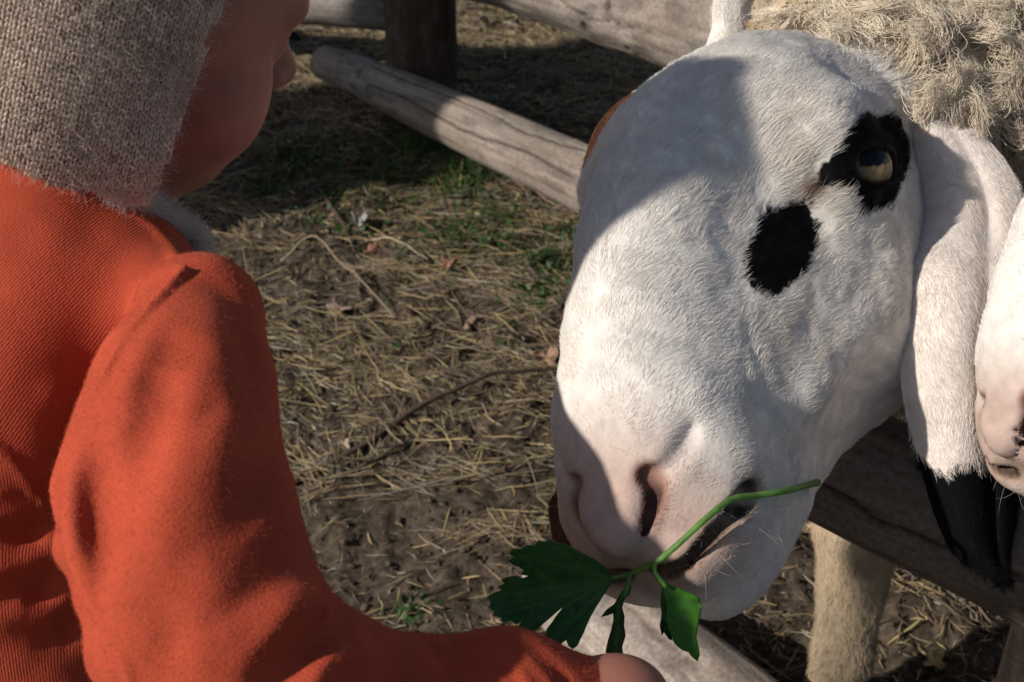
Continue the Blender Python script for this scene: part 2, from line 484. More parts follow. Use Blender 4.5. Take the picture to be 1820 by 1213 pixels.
def sleeve_field(pc): return chain(pc, ARM, ARMR, .012)
def body_field(pc):
    d = face_field(ch_loc(pc)) * CH_K
    d = smin(d, cone(pc, ch_cam((-.02, 0, -.03)), P(150, 430, .665), .040, .040), .015)
    t = torso_field(pc, .010)
    d = smin(d, t, .02)
    d = smin(d, chain(pc, ARM, [r * .7 for r in ARMR[:-1]] + [.0150], .012), .01)
    # the hand: palm and fingers closing downward
    w0 = ARM[-1]
    d = smin(d, cone(pc, w0, HAND0, .0155, .0165), .008)
    k = HAND0
    d = smin(d, ell(pc, P(1103, 1243, .600), (.021, .0185, .019)), .008)
    rt = nrm([1, -.35, -.1]); dn = nrm([-.1, -1, -.15]); sd = np.array([0, -.15, 1.0])
    for i, (o, L) in enumerate(((-.0165, .9), (-.006, 1.0), (.005, .95), (.0155, .8))):
        a = P(1116, 1240, .600) + sd * o; b = a + rt * .021 * L + dn * .004; c = b + dn * .014 * L + rt * .004; e = c - rt * .012 * L + dn * .005
        d = smin(d, chain(pc, [a, b, c, e], [.0075, .0068, .0060, .0052], .002), .0025)
    a = P(1090, 1275, .588); b = a + rt * .014 + dn * .012; c = b + rt * .012 + dn * .004
    d = smin(d, chain(pc, [a, b, c], [.0085, .0068, .0055], .002), .003)
    # far hand
    e = TOR_C + TOR_R @ np.array([.075, -.118, -.195])
    d = smin(d, cone(pc, TOR_C + TOR_R @ np.array([.05, -.12, -.18]), e, .016, .017), .006)
    for i in range(4):
        a = e + TOR_R @ np.array([.008, -.013 + .009 * i, -.006]); b = a + TOR_R @ np.array([.020, 0, -.012]); c = b + TOR_R @ np.array([.006, .004, -.014])
        d = smin(d, chain(pc, [a, b, c], [.0062, .0056, .005], .002), .002)
    a = e + TOR_R @ np.array([.0, .015, 0]); d = smin(d, chain(pc, [a, a + TOR_R @ np.array([.014, .010, -.010]), a + TOR_R @ np.array([.022, .008, -.018])], [.0075, .006, .005], .002), .003)
    return d

# =================================================================== PIGMENT OF THE SHEEP (in head coordinates)
WHITE = np.array([.76, .72, .68]); BLACK = np.array([.006, .006, .007])
_eye_patch = surf_local(pose1, head_field, [(1458, 335), (1472, 300), (1482, 262), (1500, 228), (1530, 206), (1572, 204), (1604, 226), (1616, 262), (1612, 300), (1600, 330), (1590, 352), (1585, 372), (1556, 378), (1536, 384), (1522, 372), (1508, 345), (1488, 326)])[:, 1:]
_spot = surf_local(pose1, head_field, [(1452, 350), (1458, 372), (1460, 410), (1450, 450), (1425, 488), (1398, 518), (1370, 528), (1345, 515), (1330, 488), (1328, 455), (1338, 420), (1356, 392), (1392, 368)])[:, 1:]
def pigment(l, n_out=None):
    """l (N,3) head-local points -> colours"""
    q = l[:, 1:] + .0018 * np.stack([vnoise(l * 260, 31), vnoise(l * 260, 32)], -1)
    c = np.tile(WHITE, (len(l), 1)) * (1 + .04 * fbm(l * 45, 3, 8))[:, None]
    w = l[:, 2]; u = np.abs(l[:, 0]); v = l[:, 1]
    def blend(c, col_, a): return c * (1 - a[:, None]) + np.asarray(col_) * a[:, None]
    sm = lambda x, a, b: np.clip((x - a) / (b - a), 0, 1) ** 2 * (3 - 2 * np.clip((x - a) / (b - a), 0, 1))
    warm = fbm(l * 28, 3, 12)
    c = blend(c, (.56, .50, .40), np.clip(.22 + .5 * warm, 0, .5) * sm(u, .028, .05) * sm(w, -.02, .03))
    # bare pinkish skin and rusty fur about the nostril and lips
    dn = np.min(np.linalg.norm(np.stack([u, v, w], -1)[:, None] - _lnost[None], axis=-1), 1)
    dm = np.min(np.linalg.norm(np.stack([u, v, w], -1)[:, None] - _lmouth[None], axis=-1), 1)
    tip = sm(w, .148, .182) * sm(v, -.045, -.015)
    c = blend(c, (.43, .27, .22), np.clip(tip * .75, 0, 1))
    c = blend(c, (.24, .10, .07), sm(-dn, -.0075, -.0035) * .8)
    c = blend(c, (.022, .010, .009), sm(-dn, -.0042, -.0022) * .97)  # inside of the nostril slit: shade put into the colour
    c = blend(c, (.33, .22, .15), sm(-dm, -.009, -.003) * .7)
    c = blend(c, (.030, .018, .015), sm(-dm, -.0044, -.0026) * .95)  # gap between the lips: shade put into the colour
    cc = np.linalg.norm(np.stack([u, v, w], -1) - _lmouth[-4], axis=-1)
    c = blend(c, (.035, .040, .025), sm(-cc + .002 * vnoise(l * 300, 3), -.0085, -.004) * .95)
    low = sm(-v, .052, .075) * sm(w, .09, .13)
    c = blend(c, (.50, .40, .36), low * .6)
    m = inpoly(q[:, 0], q[:, 1], _eye_patch) | (inpoly(q[:, 0], q[:, 1], _spot) & (l[:, 0] > 0))
    c[m] = BLACK * (1 + .5 * vnoise(l[m] * 400, 4))[:, None]
    br = np.linalg.norm(l * np.array([0, 1, 1]) - np.r_[0, _eye_patch[0]] , axis=1)
    c = blend(c, (.16, .06, .04), sm(-br, -.006, -.002) * .8 * (~m))
    return np.clip(c, .003, .85)

# =================================================================== BUILDERS: sheep
def eye_object(pose, sgn, parent):
    C0 = EYE_C.copy(); nn_ = _eyen.copy()
    ax = nrm(nn_ + .10 * eye_axes()[1]); C0[0] *= sgn; ax[0] *= sgn
    nu, nv = 64, 40
    th = np.linspace(0, math.pi, nv); ph = np.linspace(0, 2 * math.pi, nu, endpoint=False)
    ex, ey = [v.copy() for v in eye_axes()]; ex[0] *= sgn; ey[0] *= sgn
    ex = nrm(ex - ax * (ex @ ax)); ey = nrm(ey - ax * (ey @ ax) - ex * (ey @ ex))
    V = []; Cc = []
    for t in th:
        for p_ in ph:
            r = EYE_R * (1 + .06 * max(0, math.cos(t) - .7))
            V.append(C0 + r * (math.cos(t) * ax + math.sin(t) * (math.cos(p_) * ex + math.sin(p_) * ey)))
            a = t * math.cos(p_); b = t * math.sin(p_) - .04
            rr = t
            if rr < .66:
                f = min(1, max(0, (rr - .15) / .5)); stri = .85 + .3 * _h(np.array(int(p_ * 37)), np.array(3), np.array(5), 2)
                c = np.array([.33, .24, .135]) * (1 - .55 * f) * stri
                if abs(b - .05) < .24 + .03 * math.cos(a * 5) and abs(a) < .50: c = np.array([.006, .007, .012])
                if rr > .58: c = c * .5 + np.array([.06, .03, .015]) * .5
            else: c = np.array([.05, .022, .014])
            Cc.append(c)
    F = []
    for i in range(nv - 1):
        for j in range(nu): F.append((i * nu + j, (i + 1) * nu + j, (i + 1) * nu + (j + 1) % nu, i * nu + (j + 1) % nu))
    F = np.array(F)
    if np.cross(ex, ey) @ ax < 0: F = F[:, ::-1]
    V = c2w(pose.to_cam(np.array(V)))
    return mesh_obj('eye', V, F, M_EYE, parent, colors=np.array(Cc))
M_EYE = attr_mat('eyeball', rough=0.10, spec=0.2)

def ear_sheet(rows, n_t=200, n_s=64, roll=.018, crease=.0065, thick=.0022):
    """rows: (y, xl, xr, d) in the photograph's frame -> closed thin sheet in world space, with outside normals to the camera"""
    rows = np.array(rows, float)
    T = np.linspace(0, 1, n_t)
    R = catmull(rows, n_t)
    S = np.linspace(-1, 1, n_s)
    mid = np.empty((n_t, n_s, 3))
    for i in range(n_t):
        y, xl, xr, d = R[i]
        wd = (xr - xl) / FPX * d
        for j, s in enumerate(S):
            x = xl + (xr - xl) * (s * .5 + .5)
            dep = d + min(roll, wd * .42) * abs(s) ** 2.4 + crease * math.exp(-((s - .22 - .25 * T[i]) / .22) ** 2) * min(1, T[i] * 3) - .10 * min(roll, wd * .4) * math.exp(-((s + .3) / .3) ** 2)
            mid[i, j] = P(x, y + 6 * math.sin(s * 3), dep)
    mid = c2w(mid)
    du = np.gradient(mid, axis=0); dv = np.gradient(mid, axis=1)
    nn = nrm(np.cross(dv, du)); toward = CLOC - mid
    if (nn * toward).sum() < 0: nn = -nn
    A = mid + nn * thick; B_ = mid - nn * thick
    idx = np.arange(n_t * n_s).reshape(n_t, n_s)
    q = np.stack([idx[:-1, :-1], idx[1:, :-1], idx[1:, 1:], idx[:-1, 1:]], -1).reshape(-1, 4)
    o = n_t * n_s
    F = [q, q[:, ::-1] + o]
    def strip(a): a = np.array(a); return np.stack([a[:-1], a[1:], a[1:] + o, a[:-1] + o], -1)
    F += [strip(idx[0, ::-1]), strip(idx[-1]), strip(idx[:, 0]), strip(idx[::-1, -1])]
    V = np.concatenate([A.reshape(-1, 3), B_.reshape(-1, 3)])
    return V, np.concatenate(F), mid, nn

def point_normals(V, Q):
    n = np.zeros_like(V); f = np.cross(V[Q[:, 2]] - V[Q[:, 0]], V[Q[:, 3]] - V[Q[:, 1]])
    for k in range(4): np.add.at(n, Q[:, k], f)
    return nrm(n)
WOOL = np.array([.74, .635, .50])
def wool_line(pc):
    """True where the fleece has begun (measured back along the neck)"""
    return None

def sheep(pose, neck_to, off, label, group, rng, n_face, ears, locks, n_neck):
    base = np.array([off[0] + .45, off[1] + 1.1, 0.0])
    root = empty('sheep', base, label, 'sheep', group)
    # --- head
    V, Q = surface_nets(head_detail, (-.085, -.13, -.16), (.085, .115, .215), .0015 if n_face > 1e5 else .003)
    Vc = pose.to_cam(V); Vw = c2w(Vc)
    colH = pigment(V)
    # sockets are dark skin, the mouth gap is darkened in the colour
    inm = head_detail(V) * 0
    # --- neck and trunk
    n0 = pose.to_cam(np.array([0, -.014, -.085])); n1 = w2c(neck_to)
    nf = lambda pw: chain(w2c(pw), [n0, n0 * .45 + n1 * .55 + np.array([0, .012, 0]), n1], [.058 * pose.k, .100, .135], .03)
    tf = lambda pw: smin(trunk_field(pw, off), nf(pw), .06)
    nw = c2w(n0)
    lo = np.minimum(np.array([.15, .70, -.005]) + np.asarray(off), nw - .14); hi = np.maximum(np.array([.78, 1.82, .92]) + np.asarray(off), nw + .14)
    Vt, Qt = surface_nets(tf, lo, hi, .007)
    leg = Vt[:, 2] < .40
    cT = np.tile(WOOL * .7, (len(Vt), 1)) * (1 + .25 * fbm(Vt * 18, 3, 3))[:, None]
    lc = np.array([.42, .33, .23]) * (1 + .35 * fbm(Vt * np.array([40, 40, 12]), 3, 21))[:, None]
    cT[leg] = lc[leg]
    hoof = Vt[:, 2] < .035; cT[hoof] = (.05, .04, .035)
    neckw = (tf(Vt) < 1) & (nf(Vt) < trunk_field(Vt, off) + .01)
    tneck = np.clip(((Vt - nw) @ (c2w(n1) - nw)) / ((c2w(n1) - nw) @ (c2w(n1) - nw)), -1, 2)
    white = neckw & (tneck < .04 + .04 * vnoise(Vt * 40, 2))
    cT[white] = WHITE * .98
    body = mesh_obj('body', np.concatenate([Vw, Vt]), np.concatenate([Q, Qt + len(Vw)]), M_HIDE, root, colors=np.concatenate([colH, cT]))
    for s_ in (1, -1): eye_object(pose, s_, root)
    # --- short coat on the head
    pos, nn = sample_surface(V, Q, n_face, rng)
    nn = np.concatenate([grad(head_detail, pos[i:i + 60000], .0022) for i in range(0, len(pos), 60000)])
    U = pos.copy(); U[:, 0] = np.abs(U[:, 0])
    dn = np.min(np.linalg.norm(U[:, None] - _lnost[None, ::2], axis=-1), 1)
    dm = np.min(np.linalg.norm(U[:, None] - _lmouth[None, ::2], axis=-1), 1)
    q = U - EYE_C; ex, ey = eye_axes()
    er = np.sqrt((q @ ex / .0150) ** 2 + ((q @ ey + .0010) / .0080) ** 2)
    keep = (dn > .0038) & (dm > .0028) & ~((er < 1.08) & (q @ _eyen > 0)) & (pos[:, 2] > -.135)
    pos, nn, U, er = pos[keep], nn[keep], U[keep], er[keep]
    w = pos[:, 2]; v = pos[:, 1]
    clump = np.stack([vnoise(pos * 70, 41), vnoise(pos * 70, 42), vnoise(pos * 70, 43)], -1) * .38 + np.stack([vnoise(pos * 230, 44), vnoise(pos * 230, 45), vnoise(pos * 230, 46)], -1) * .35
    flow = np.array([0, -.15, -1.0]) + clump + np.stack([.25 * np.sign(pos[:, 0]), -.35 * np.clip(-v / .08, 0, 1), 0 * v], -1)
    L = np.interp(w, [-.14, -.04, .06, .13, .17, .19], [.010, .0068, .0058, .0042, .0024, .0018]) * rng.uniform(.7, 1.25, len(w)) * np.clip((er - .9) * 1.5 + .35, .35, 1)
    colr = pigment(pos); colr = np.minimum(np.where(colr.mean(1, keepdims=True) > .3, colr * 1.17, colr) * rng.uniform(.88, 1.08, (len(w), 1)), .93)
    k = pose.k
    wp = c2w(pose.to_cam(pos)); wn_ = nn @ pose.R.T @ CAMM.T; wf = flow @ pose.R.T @ CAMM.T
    lift = .22 + .18 * vnoise(pos * 160, 47)
    make_fur('coat', wp, wn_, wf, L * k, lift, .00010 * (2.0e5 / n_face) ** .4, colr, M_HAIR, body, rng, K=4, jitter=.16)
    wk = np.where((pos[:, 2] > .13) & (pos[:, 1] < .0) & (dm[keep] < .022))[0]
    if len(wk) > 60:
        wk = rng.choice(wk, 32); fw = np.array([.0, -.5, .3]) + .5 * rng.normal(size=(32, 3)) + nn[wk] * .8
        make_fur('whiskers', c2w(pose.to_cam(pos[wk])), nn[wk] @ pose.R.T @ CAMM.T, fw @ pose.R.T @ CAMM.T, rng.uniform(.006, .020, 32), 1.2, .00007, np.tile([.40, .36, .31], (32, 1)), M_HAIR, body, rng, K=5, jitter=.2)
    # --- coat on neck and legs
    if n_neck:
        pos, nn = sample_surface(Vt, Qt, n_neck * 6, rng)
        nk = (nf(pos) < trunk_field(pos, off) + .01)
        tn = ((pos - nw) @ (c2w(n1) - nw)) / ((c2w(n1) - nw) @ (c2w(n1) - nw))
        wm = nk & (tn < .07 + .05 * vnoise(pos * 40, 2)); lm = pos[:, 2] < .40
        kp = (wm | lm) & (pos[:, 2] > .04); pos, nn, wm = pos[kp], nn[kp], wm[kp]
        dirn = np.where(wm[:, None], nrm(c2w(n1) - nw)[None], np.array([[0, 0, -1.0]]))
        cl = np.stack([vnoise(pos * 60, 51), vnoise(pos * 60, 52), vnoise(pos * 60, 53)], -1) * .6
        cc = np.where(wm[:, None], WHITE[None], np.array([[.46, .36, .25]]) * (1 + .4 * fbm(pos * np.array([40, 40, 12]), 3, 21))[:, None]) * rng.uniform(.8, 1.15, (len(pos), 1))
        make_fur('coat', pos, nn, dirn + cl, np.where(wm, .016, .011) * rng.uniform(.6, 1.2, len(pos)), .35, .00016, np.clip(cc, .01, .85), M_HAIR, body, rng, K=4, jitter=.3)
    # --- fleece: curly locks
    pos, nn = sample_surface(Vt, Qt, locks * 3, rng)
    nk = (nf(pos) < trunk_field(pos, off) + .01)
    tn = ((pos - nw) @ (c2w(n1) - nw)) / ((c2w(n1) - nw) @ (c2w(n1) - nw))
    kp = (~nk | (tn > .03)) & (pos[:, 2] > .39); pos, nn = pos[kp][:locks], nn[kp][:locks]; print('locks', len(pos))
    ns, K = 44, 9
    nl = len(pos)
    td = tangent_dir(nn, rng.normal(size=(nl, 3)) * .8 + np.array([0, .3, -.5]))
    bd = np.cross(nn, td)
    L = rng.uniform(.030, .060, nl); am = rng.uniform(.003, .0070, nl); fr = rng.uniform(.9, 1.8, nl); ph = rng.uniform(0, 6.3, nl)
    t = np.linspace(0, 1, K)
    ofs = rng.normal(size=(nl, ns, 2)) * .0080
    pts = np.empty((nl, ns, K, 3))
    for i, tt in enumerate(t):
        al = np.sin(tt * 1.6) * .45 * L; up = L * (.50 * tt + .12 * np.sin(3 * tt))
        cx = am * np.cos(ph + fr * 6.28 * tt) * tt ** .5; cy = am * np.sin(ph + fr * 6.28 * tt) * tt ** .5
        ctr = pos + td * (al + cx)[:, None] + nn * (up * .75)[:, None] + bd * cy[:, None]
        sp = (1 - .62 * tt)
        pts[:, :, i] = ctr[:, None] + sp * (ofs[..., :1] * td[:, None] + ofs[..., 1:] * bd[:, None]) + rng.normal(size=(nl, ns, 3)) * .0008 * tt
    pts[:, :, 0] -= nn[:, None] * .002
    lc = WOOL * rng.uniform(.84, 1.12, (nl, 1)) * (1 + .18 * fbm(pos * 14, 3, 6))[:, None]
    rusty = vnoise(pos * 22, 77) > .62; lc[rusty] *= np.array([.92, .84, .72])
    cc = lc[:, None] * rng.uniform(.85, 1.15, (nl, ns, 1))
    prof = np.interp(t, [0, .7, 1], [1, .9, .35]) * .00017
    hair_obj('fleece', pts.reshape(-1, K, 3), np.tile(prof, (nl * ns, 1)), np.clip(cc.reshape(-1, 3), .02, .88), M_WOOLHAIR, root)
    # --- ears
    for rows, kw, cfun, lab in ears:
        Ve, Fe, mid, en = ear_sheet(rows, **kw)
        ear = mesh_obj('ear', Ve, Fe, M_HIDE, root, colors=cfun(Ve))
        if lab: ear['label'] = lab
        p_, n_ = sample_surface(Ve, Fe, int(n_face * .24), rng)
        gt = nrm(np.gradient(mid, axis=0)).mean((0, 1))
        cl = np.stack([vnoise(p_ * 60, 61), vnoise(p_ * 60, 62), vnoise(p_ * 60, 63)], -1) * .5
        make_fur('coat', p_, n_, gt + cl, .0065 * rng.uniform(.6, 1.2, len(p_)), .14, .00011, np.clip(cfun(p_) * rng.uniform(.98, 1.25, (len(p_), 1)), .002, .92), M_HAIR, ear, rng, K=4, jitter=.2)
    return root

# =================================================================== BUILDERS: child
M_SKIN = attr_mat('skin', rough=0.55, spec=0.35, noise=(60, .06), bump=(700, .15, .0006), sss=.12, sscale=.004)
M_KNIT = attr_mat('knitted_wool', rough=0.9, spec=0.03, bump=(1500, .35, .0004))
def fabric_mat():
    m, nt, b = mat('orange_knit')
    a = N(nt, 'ShaderNodeAttribute', attribute_name='col'); r = N(nt, 'ShaderNodeAttribute', attribute_name='rib')
    tc = N(nt, 'ShaderNodeTexCoord')
    sep = N(nt, 'ShaderNodeSeparateXYZ'); nt.links.new(r.outputs['Vector'], sep.inputs[0])
    nz = N(nt, 'ShaderNodeTexNoise'); nz.inputs['Scale'].default_value = 260; nz.inputs['Detail'].default_value = 3
    nt.links.new(tc.outputs['Object'], nz.inputs['Vector'])
    m1 = N(nt, 'ShaderNodeMath', operation='MULTIPLY_ADD'); nt.links.new(nz.outputs['Fac'], m1.inputs[0]); m1.inputs[1].default_value = 2.2; nt.links.new(sep.outputs['X'], m1.inputs[2])
    sn = N(nt, 'ShaderNodeMath', operation='SINE'); nt.links.new(m1.outputs[0], sn.inputs[0])
    am = N(nt, 'ShaderNodeMath', operation='MULTIPLY'); nt.links.new(sn.outputs[0], am.inputs[0]); nt.links.new(sep.outputs['Y'], am.inputs[1])
    n2 = N(nt, 'ShaderNodeTexNoise'); n2.inputs['Scale'].default_value = 900; n2.inputs['Detail'].default_value = 4
    nt.links.new(tc.outputs['Object'], n2.inputs['Vector'])
    n3 = N(nt, 'ShaderNodeTexNoise'); n3.inputs['Scale'].default_value = 45; n3.inputs['Detail'].default_value = 5
    nt.links.new(tc.outputs['Object'], n3.inputs['Vector'])
    hs = N(nt, 'ShaderNodeMath', operation='MULTIPLY_ADD'); nt.links.new(n2.outputs['Fac'], hs.inputs[0]); hs.inputs[1].default_value = 1.6; nt.links.new(am.outputs[0], hs.inputs[2])
    bp = N(nt, 'ShaderNodeBump'); bp.inputs['Strength'].default_value = .5; bp.inputs['Distance'].default_value = .0005
    nt.links.new(hs.outputs[0], bp.inputs['Height']); nt.links.new(bp.outputs[0], b.inputs['Normal'])
    # yarn tone: darker in the grooves of the rib wave
    g = N(nt, 'ShaderNodeMath', operation='MULTIPLY_ADD'); nt.links.new(am.outputs[0], g.inputs[0]); g.inputs[1].default_value = .13; g.inputs[2].default_value = .86
    g2 = N(nt, 'ShaderNodeMath', operation='MULTIPLY_ADD'); nt.links.new(n3.outputs['Fac'], g2.inputs[0]); g2.inputs[1].default_value = .55; nt.links.new(g.outputs[0], g2.inputs[2])
    g3 = N(nt, 'ShaderNodeMath', operation='MULTIPLY_ADD'); nt.links.new(n2.outputs['Fac'], g3.inputs[0]); g3.inputs[1].default_value = .35; nt.links.new(g2.outputs[0], g3.inputs[2])
    g4 = N(nt, 'ShaderNodeMath', operation='SUBTRACT'); nt.links.new(g3.outputs[0], g4.inputs[0]); g4.inputs[1].default_value = .30
    mx = N(nt, 'ShaderNodeVectorMath', operation='SCALE'); nt.links.new(a.outputs['Color'], mx.inputs[0]); nt.links.new(g4.outputs[0], mx.inputs['Scale'])
    nt.links.new(mx.outputs[0], b.inputs['Base Color'])
    b.inputs['Roughness'].default_value = .85; b.inputs['Specular IOR Level'].default_value = .1
    b.inputs['Sheen Weight'].default_value = .12; b.inputs['Sheen Tint'].default_value = (1, .45, .3, 1)
    return m
M_ORANGE = fabric_mat()
ORANGE = np.array([.44, .070, .035])

def ray_chain(f, px, n):
    c, h = raycast(f, px); return catmull(c, n)
_armhole_px = [(322, 478), (290, 512), (250, 560), (205, 622), (168, 690), (132, 755), (104, 815), (90, 868), (98, 915), (112, 945), (122, 990), (142, 1040), (172, 1100), (205, 1150), (222, 1185), (224, 1235)]
_torso_only = [(-60, 250), (0, 280)] + [(165, 320), (325, 470)] + _armhole_px + [(224, 1300), (-200, 1300), (-200, 250)]
def torso_full(pc): return smin(torso_field(pc), chain(pc, [P(0, 700, .680), P(10, 950, .682), P(60, 1350, .70)], [.070, .072, .080], .03), .05)
def sweater_base(pc): return smin(torso_full(pc), sleeve_field(pc) - .0022, .004)
_f = sweater_base
SEAMS = None
def sweater_parts():
    g = {}
    ap = catmull(np.array([(x + 7, y, 0) for x, y in _armhole_px], float), 60)[:, :2]
    c_, ok_ = raycast(lambda pc: sleeve_field(pc) - .0022, ap); dz_ = -c_[:, 2]
    dz_ = np.interp(np.arange(60), np.where(ok_)[0], dz_[ok_]); dz_ = np.convolve(np.pad(dz_, 4, 'edge'), np.ones(9) / 9, 'valid')
    g['armhole'] = np.stack([P(x, y, z) for (x, y), z in zip(ap, dz_)])
    g['collar'] = ray_chain(torso_full, [(-30, 296), (20, 308), (80, 324), (130, 340), (160, 346)], 24)
    g['shoulder'] = ray_chain(_f, [(168, 338), (200, 352), (245, 382), (285, 420), (308, 452), (322, 478)], 30)
    g['shoulder2'] = ray_chain(_f, [(180, 352), (225, 376), (262, 410), (292, 446)], 30)
    g['yoke'] = ray_chain(torso_full, [(-20, 788), (15, 815), (45, 850), (76, 888)], 20)
    return g
def sweater_field_factory():
    g = sweater_parts()
    cr = [   # creases: pixel line, depth, width (metres)
        ([(186, 765), (176, 830), (172, 890), (176, 950), (184, 1000)], .0135, .0088),
        ([(300, 650), (270, 730), (235, 830), (205, 920)], .0075, .0105),
        ([(612, 1095), (575, 1125), (530, 1160), (495, 1200), (470, 1240)], .0140, .0085),
        ([(610, 1085), (616, 1112), (622, 1140)], .0050, .0030),
        ([(96, 935), (60, 948), (20, 955), (-30, 955)], .0060, .0065),
        ([(112, 1035), (80, 1045), (40, 1050), (-20, 1070)], .0065, .0070),
        ([(150, 1110), (120, 1120), (60, 1130)], .0040, .0080),
        ([(100, 900), (70, 880), (20, 885)], .0030, .0040),
        ([(420, 1010), (480, 985), (540, 950)], .0028, .0060),
        ([(390, 1100), (440, 1060), (520, 1010)], .0030, .0060),
        ([(420, 560), (440, 640), (455, 720)], .0035, .0080),
        ([(255, 600), (320, 610), (380, 640)], .0016, .0060),
        ([(310, 780), (360, 740), (400, 720)], .0018, .0060),
        ([(300, 1010), (350, 980), (420, 960)], .0015, .0060),
    ]
    for k, x in enumerate((800, 848, 893, 935, 978)):
        cr.append(([(x - 40, 1150), (x - 10, 1172), (x + 18, 1200), (x + 34, 1232)], .0042 - .0006 * (k % 2), .0036))
    cr += [([(138, 830), (132, 900), (136, 970), (148, 1020)], -.0050, .0060), ([(232, 700), (200, 790), (186, 880)], -.0040, .0075), ([(560, 1062), (510, 1105), (455, 1170)], -.0060, .0070), ([(400, 700), (380, 800), (330, 900)], -.0025, .0090), ([(470, 800), (450, 880), (420, 960)], .0030, .0080), ([(350, 500), (400, 520), (430, 560)], .0020, .0060), ([(250, 1060), (300, 1110), (310, 1180)], .0025, .0070), ([(290, 560), (250, 640), (215, 700)], -.0022, .0060), ([(640, 1140), (590, 1165), (545, 1210)], -.0050, .0055), ([(565, 1060), (590, 1080), (604, 1105)], -.0040, .0045), ([(128, 860), (130, 940), (150, 1020)], -.0040, .0045),
        ([(205, 850), (200, 930), (204, 1000)], -.0030, .0050), ([(350, 640), (320, 760), (280, 880)], -.0025, .0080), ([(470, 1060), (400, 1130), (330, 1190)], -.0020, .0090)]
    cr = [(ray_chain(_f, c, 16), dp, wd) for c, dp, wd in cr]
    arm_hi = g['armhole']
    def f(pc):
        d = _f(pc)
        sh = pc.shape; q = pc.reshape(-1, 3); x = d.reshape(-1).astype(float)
        near = np.abs(x) < .02
        if near.any():
            qn = q[near]; y = x[near]
            y = y + .0016 * vnoise(qn * 30, 3) + .0005 * vnoise(qn * 90, 4)
            for c, dp, wd in cr:
                dist = np.full(len(qn), 9.0); tt = np.zeros(len(qn))
                for i in range(len(c) - 1):
                    ba = c[i + 1] - c[i]; t = np.clip(((qn - c[i]) @ ba) / (ba @ ba), 0, 1); df_ = qn - c[i] - t[:, None] * ba; rr_ = c[i] / np.linalg.norm(c[i]); df_ = df_ - .25 * (df_ @ rr_)[:, None] * rr_; dd_ = np.linalg.norm(df_, axis=1)
                    m_ = dd_ < dist; dist[m_] = dd_[m_]; tt[m_] = (i + t[m_]) / (len(c) - 1)
                y = y + dp * np.exp(-(dist / wd) ** 2) * np.sin(math.pi * np.clip(.12 + .76 * tt, 0, 1))
            y = smin(y, chain(qn, g['armhole'], np.full(60, .0019), .001), .0018)
            y = smin(y, chain(qn, g['collar'], np.full(24, .0020), .001), .003)
            y = smin(y, chain(qn, g['shoulder'], np.interp(np.arange(30), [0, 3, 29], [.0040, .0028, .0008]), .001), .003)
            y = smin(y, chain(qn, g['yoke'], np.full(20, .0016), .001), .0035)
            x[near] = y
        return x.reshape(d.shape)
    return f
def hat_field(p):
    q = p.copy(); q[..., 1] = np.abs(q[..., 1])
    d = ell(p, (-.012, 0, .028), (.099, .080, .088))
    d = smin(d, ell(q, (-.020, .052, -.035), (.045, .026, .055)), .02)
    d = smin(d, ell(p, (-.035, 0, -.030), (.062, .062, .052)), .025)
    d = smin(d, cone(p, (-.035, 0, .075), (-.060, 0, .120), .045, .020), .03)  # peak above the view, shaped to throw shade on the sheep's forehead
    d = smin(d, cone(q, (.000, .060, -.045), (.014, .050, -.078), .014, .008), .016)
    return d
def hat_edge():
    px = [(405, -60), (400, 0), (366, 60), (350, 130), (326, 200), (302, 260), (282, 310), (268, 350)]
    c, h = raycast(near_child(lambda pc: hat_field(ch_loc(pc)) * CH_K), px)
    l = ch_loc(c / KS); return l
def tubes_hair(name, centers, rng, n, rad_spread, length, r, cols, m, parent):
    i = rng.integers(0, len(centers) - 1, n); f = rng.random(n)[:, None]
    base = centers[i] * (1 - f) + centers[i + 1] * f
    dr = nrm(rng.normal(size=(n, 3)))
    pts = np.empty((n, 5, 3)); cur = base + dr * rad_spread * rng.random((n, 1)) ** .5; bend = rng.normal(size=(n, 3)) * .6
    pts[:, 0] = cur
    for k in range(1, 5):
        cur = cur + nrm(dr + bend * k * .35) * (length * rng.uniform(.5, 1, (n, 1)) / 4); pts[:, k] = cur
    return hair_obj(name, pts, np.full((n, 5), r), cols, m, parent)

